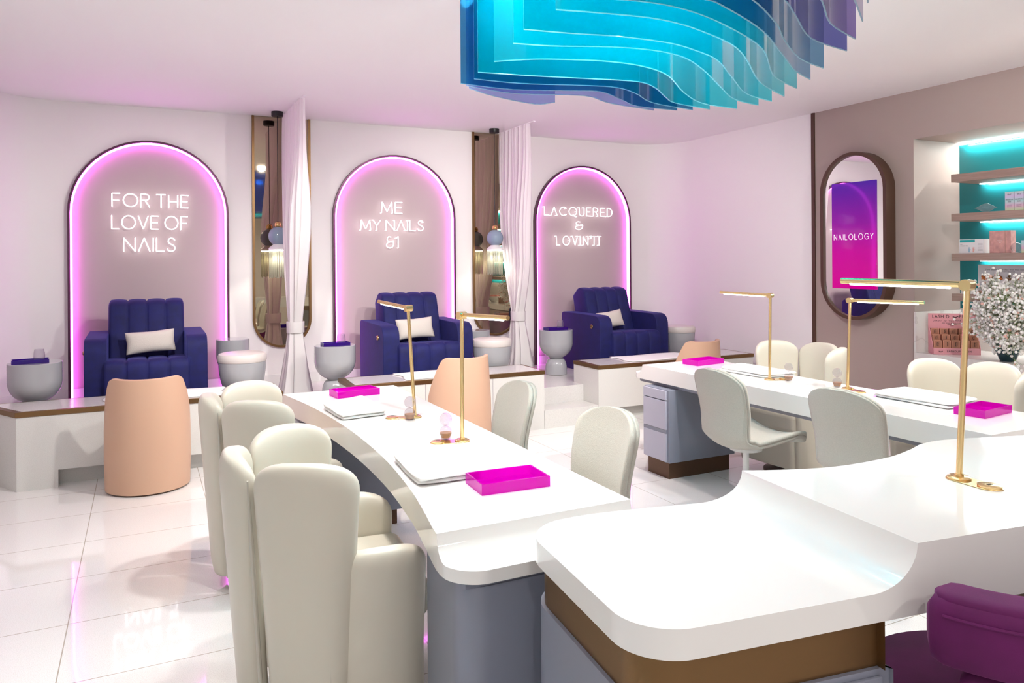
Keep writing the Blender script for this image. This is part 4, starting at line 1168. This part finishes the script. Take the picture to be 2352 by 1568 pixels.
o = obj('glass_ball', join(sphere((0, 0, .041), .041, 24, 14)), 'glass', smooth=True)
put(o, (6.255, 3.585, 1.5565), 'clear glass ball ornament on the middle shelf beside the pink box', 'ornament')
o = obj('product_box', box(-.03, .03, -.04, .04, 0, .098), 'iris', bevel=.001)
put(o, (6.28, 3.505, 1.5565), 'pale green carton on the middle shelf at the picture edge', 'box')
# lower shelf goods
t = thing('display_board', 'white display board with a row of dried flower sprigs on the lower shelf', 'display', (6.37, 3.72, 1.2145))
obj('board', box(0, .012, -.48, .245, .0, .245), 'whitecard', t)
obj('lettering', join(on_right(text_vf('Pure Botanicals crafted with Well Being', .020), -.0004, .02, .205), on_right(text_vf('natural flower oils for nails and hands', .010), -.0004, .02, .188)), 'greyink', t)
rr = random.Random(4)
for i, m in enumerate(['flower_a', 'flower_b', 'flower_a', 'flower_b', 'flower_c', 'flower_b', 'flower_a', 'flower_c']):
    y = .195 - .068 * i; ms = [sphere((-.006, y + rr.uniform(-.012, .012), .135 + rr.uniform(-.014, .016)), rr.uniform(.006, .011), 7, 5) for _ in range(9)]
    s = obj('flower_sprig', join(*ms), m, t, smooth=True)
    obj('leaf', join(*[tube([(-.004, y, .13), (-.004, y + dy, .13 + dz)], [.003, .001], 5) for dy, dz in ((-.02, -.014), (.02, .012), (.006, -.03), (-.012, .02))]), 'stem', s)
for k, (y, lab) in enumerate(((3.875, 'small clear nail oil bottle left of its twin on the lower shelf'), (3.812, 'small clear nail oil bottle right of its twin on the lower shelf'))):
    t = thing('oil_bottle', lab, 'bottle', (6.27, y, 1.2145), 0, 'clear bottles on the lower shelf')
    obj('bottle', lathe([(.001, 0), (.022, 0), (.023, .004), (.023, .05), (.018, .058), (.008, .062), (.008, .07), (.001, .07)], 20), 'glass', t, smooth=True)
    obj('oil', lathe([(.001, .004), (.019, .004), (.019, .03), (.001, .03)], 16), 'sand', t)
    obj('cap', lathe([(.001, .0705), (.010, .0705), (.010, .105), (.001, .105)], 16), 'glass', t, smooth=True)
o = obj('tin', join(lathe([(.001, 0), (.022, 0), (.022, .055), (.001, .055)], 20), lathe([(.001, .055), (.024, .055), (.024, .075), (.001, .075)], 20)), 'steelwhite', smooth=True)
put(o, (6.265, 4.02, 1.2145), 'small white lidded pot at the left end of the lower shelf', 'pot')
o = obj('tap_bottle', join(lathe([(.001, 0), (.02, 0), (.02, .07), (.007, .078), (.007, .098), (.001, .098)], 18), box(-.012, .012, -.035, .035, .098, .112)), 'steelwhite', smooth=True)
put(o, (6.27, 3.955, 1.2145), 'small white pump bottle with wide head on the lower shelf', 'bottle')

# pink lash display stand
DX, DY, DZ, DR = 6.092, 3.975, .7105, .86
t = thing('lash_display', 'pink cardboard lash display stand on the marble counter', 'display stand', (DX, DY, DZ), DR)
t.scale = (.9, .885, 1)
obj('header', box(.135, .141, -.205, .205, 0, .335), 'pinkcard', t)
obj('front_lip', box(0, .005, -.195, .195, 0, .054), 'pinkcard', t)
for sy in (-1, 1):
    y = sy * .2
    obj('side_panel', ([(0, y - .003, 0), (.14, y - .003, 0), (.14, y - .003, .225), (.10, y - .003, .20), (0, y - .003, .054), (0, y + .003, 0), (.14, y + .003, 0), (.14, y + .003, .225), (.10, y + .003, .20), (0, y + .003, .054)],
        [(0, 1, 2, 3, 4), (9, 8, 7, 6, 5), (0, 5, 6, 1), (1, 6, 7, 2), (2, 7, 8, 3), (3, 8, 9, 4), (4, 9, 5, 0)]), 'pinkcard', t)
obj('steps', join(box(.006, .046, -.196, .196, 0, .050), box(.0465, .090, -.196, .196, 0, .108), box(.0905, .1345, -.196, .196, 0, .158)), 'pinkcard', t)
def lash_icon(y, z, s, x=-.0006):
    ms = [tube([(x, y - s * (u - .5), z - s * .22 * (1 - (2 * u - 1) ** 2)) for u in [i / 10 for i in range(11)]], s * .055, 5)]
    for u in (.08, .25, .42, .58, .75, .92):
        a = (u - .5) * 1.9; zz = z - s * .22 * (1 - (2 * u - 1) ** 2)
        ms.append(tube([(x, y - s * (u - .5), zz), (x, y - s * (u - .5 + .22 * math.sin(a)), zz - s * .24 * math.cos(a))], [s * .05, s * .015], 5))
    return join(*ms)
obj('header_print', join(on_right(text_vf('LASH D', .040, space=1.15, align='LEFT'), .1345, .172, .308), xf(lash_icon(-.031, .314, .046), (.1345, 0, 0)), on_right(text_vf('PES', .040, space=1.15, align='LEFT'), .1345, -.062, .308),
    on_right(text_vf('LUXURY 3D FAUX MINK LASHES', .0195, space=1.2), .1345, 0, .274), on_right(text_vf('100% VEGAN & CRUELTY FREE', .0115, space=1.15), .1345, 0, .254),
    on_right(text_vf('HANDCRAFTED', .010, space=1.1), .1345, 0, .241), on_right(text_vf('& LIGHT', .009), .1345, 0, .230)), 'ink', t)
obj('lip_print', join(xf(lash_icon(.135, .030, .032), (-.0005, 0, 0)), on_right(text_vf('LASHDUPES.COM', .023, space=1.2), -.0006, -.022, .027)), 'ink', t)
ROWN = ['bottom', 'middle', 'top']
ORD = ['leftmost', 'second from left', 'middle', 'fourth from left', 'rightmost']
for row, (xo, zo, hh) in enumerate(((.008, .0505, .068), (.048, .1085, .055), (.092, .1585, .052))):
    for i in range(5):
        y = .158 - .079 * i
        b = thing('lash_box', '%s copper lash box in the %s row of the pink display stand' % (ORD[i], ROWN[row]), 'box', (DX + (xo * .9) * math.cos(DR) - y * .885 * math.sin(DR), DY + (xo * .9) * math.sin(DR) + y * .885 * math.cos(DR), DZ + zo), DR, 'copper lash boxes in the pink display stand')
        b.scale = (.88, .885, 1); obj('carton', box(0, .034, -.034, .034, 0, hh), 'copper', b, bevel=.001)
        obj('window', box(-.0006, -.0001, -.027, .027, .006, hh - .006), 'copper_dark', b)
        obj('lash_curl', join(tube([(-.001, .006 * math.cos(q) * (-1 if i % 2 else 1), hh * .5 + hh * .26 * math.sin(q)) for q in [-1.3 + 2.6 * k / 8 for k in range(9)]], .0022, 5), *[tube([(-.001, .0, hh * .5 + z), (-.001, -.012, hh * .5 + z + .004)], .001, 4) for z in (-.012, -.004, .004, .012)]), 'ink', b)

# vase of baby's breath
t = thing('flower_vase', "dark teal vase of white baby's breath on the marble counter", 'vase', (6.06, 3.545, .7105))
obj('vase', lathe([(.001, 0), (.05, 0), (.055, .01), (.085, .08), (.10, .15), (.09, .20), (.08, .22), (.07, .22), (.08, .19), (.088, .15), (.07, .07), (.04, .02), (.001, .02)], 40), 'dark_teal', t, smooth=True)
rr = random.Random(11); st = []; bl = []; bs = []
tips = []
for k in range(420):
    a = rr.uniform(0, 2 * PI); e = math.acos(rr.uniform(-1, 1)); L = rr.uniform(.10, .40)
    d = Vector((math.sin(e) * math.cos(a), math.sin(e) * math.sin(a), math.cos(e)))
    tip = Vector((-.04, -.07, .285)) + d * L
    if tip.x > .0 and tip.z > .25: tip.x = .0 - rr.random() * .05
    if tip.x > .20: tip.x = .20
    if tip.z < .13 and tip.x > -.245: continue
    if tip.y > .17 and tip.z < .22: continue
    if .897 * tip.x - .442 * tip.y < -.215: continue
    mid = Vector((0, 0, .26)) + Vector((d.x * L * .35, d.y * L * .35, abs(d.z) * .10 + .02))
    st.append(tube([(rr.uniform(-.04, .04), rr.uniform(-.04, .04), .17), tuple(mid), tuple(tip)], [.0022, .0018, .001], 4))
    for q in range(rr.randint(9, 14)):
        u = Vector((rr.gauss(0, .036), rr.gauss(0, .036), rr.gauss(0, .036))); c = tip + u
        st.append(tube([tuple(tip - d * .05), tuple(c)], .0008, 3))
        r = rr.uniform(.0072, .0125)
        (bs if rr.random() < .07 else bl).append(sphere(tuple(c), r, 6, 4))
tag(obj('stems', join(*st), 'stem', t), None, None, None, 'stuff')
tag(obj('blossoms', join(*bl), 'bloom', t, smooth=True), None, None, None, 'stuff')
o = tag(obj('blush_blossoms', join(*bs), 'blush', t, smooth=True), None, None, None, 'stuff'); o['label'] = 'pale pink blossoms'

# goods further along the counter, seen in the bronze mirror
t = thing('candy_jar', 'lidded glass jar of pink candy on the marble counter, seen in the right bronze mirror', 'jar', (6.2, 2.62, .7105))
obj('jar', lathe([(.001, 0), (.07, 0), (.08, .01), (.08, .19), (.07, .20), (.001, .20)], 32), 'glass', t, smooth=True)
obj('lid', lathe([(.001, .2005), (.075, .2005), (.07, .22), (.02, .235), (.018, .26), (.001, .265)], 32), 'glass', t, smooth=True)
tag(obj('candies', join(*[sphere((rr.uniform(-.045, .045), rr.uniform(-.045, .045), .02 + .012 * k), .018, 8, 6) for k in range(13)]), 'candy', t, smooth=True), None, None, None, 'stuff')
o = obj('wooden_sign', box(-.02, .02, -.11, .11, 0, .11), 'rosewood', bevel=.004)
put(o, (6.18, 2.35, .7105), 'small dark wooden sign block beside the candy jar, seen in the right bronze mirror', 'sign')
t = thing('serving_bowl', 'white footed bowl of pink petals on the marble counter, seen in the right bronze mirror', 'bowl', (6.2, 1.95, .7105))
obj('bowl', lathe([(.001, 0), (.06, 0), (.06, .02), (.12, .06), (.17, .12), (.165, .12), (.11, .07), (.001, .05)], 40), 'steelwhite', t, smooth=True)
tag(obj('petals', join(*[sphere((rr.uniform(-.1, .1), rr.uniform(-.1, .1), .10 + rr.uniform(0, .03)), .02, 6, 5) for k in range(60)]), 'candy', t, smooth=True), None, None, None, 'stuff')

# ------------------------------------------------------------------ light
def aim(lo, target):
    d = Vector(target) - lo.location; lo.rotation_euler = d.to_track_quat('-Z', 'Y').to_euler()
def added_downlight(x, y, e, target=None, ang=95, soft=.05, col=(1, .955, .92), blend=.6):  # ceiling fixtures added out of view as a source for the room light
    t = thing('added_ceiling_light', 'added round fill light in the white ceiling, out of view', 'added ceiling light', (x, y, ZC), 0, 'added fill lights in the ceiling')
    obj('trim_ring', lathe([(.042, -.004), (.055, -.004), (.058, -.0005), (.042, -.0005)], 28), 'steelwhite', t)
    obj('lens', lathe([(.001, -.002), (.041, -.002), (.041, -.0006), (.001, -.0006)], 24), 'added_downlight', t)
    l = bpy.data.lights.new('added_downlight_beam', 'SPOT'); l.energy = e; l.spot_size = math.radians(ang); l.spot_blend = blend; l.shadow_soft_size = soft; l.color = col
    lo = bpy.data.objects.new('added_downlight_beam', l); COL.objects.link(lo); lo.location = (x, y, ZC - .03)
    aim(lo, target or (x, y, 0))
K = .42
added_downlight(.95, 3.35, 92, None, 85); added_downlight(.95, 2.25, 74, None, 80); added_downlight(3.85, 2.35, 84); added_downlight(3.35, 2.80, 72)
added_downlight(-.75, 3.6, 40, (-.6, 4.6, 0)); added_downlight(-.6, 1.4, 15); added_downlight(1.5, .9, 9); added_downlight(3.0, .6, 25)
added_downlight(1.6, 3.7, 190, (.2, 6.5, .4), 88); added_downlight(.2, 4.1, 150, (2.2, 7.0, .1), 76); added_downlight(2.3, 3.35, 220, (4.4, 7.0, .8), 85)
added_downlight(3.1, 3.0, 190, (2.4, 6.5, .5), 85); added_downlight(4.6, 1.9, 85, (5.9, 4.2, 1.2), 90); added_downlight(2.2, -1.4, 60, None, 150); added_downlight(4.6, -1.0, 60, None, 150); added_downlight(-.2, -1.2, 60, None, 150)

w = bpy.data.worlds.new('World'); S.world = w; w.use_nodes = True
w.node_tree.nodes['Background'].inputs[0].default_value = (1, .97, .96, 1); w.node_tree.nodes['Background'].inputs[1].default_value = .6
S.cycles.transparent_max_bounces = 40
S.cycles.max_bounces = 8
S.view_settings.view_transform = 'Standard'; S.view_settings.look = 'None'
S.view_settings.gamma = 1; S.view_settings.use_curve_mapping = False
S.view_settings.exposure = .50
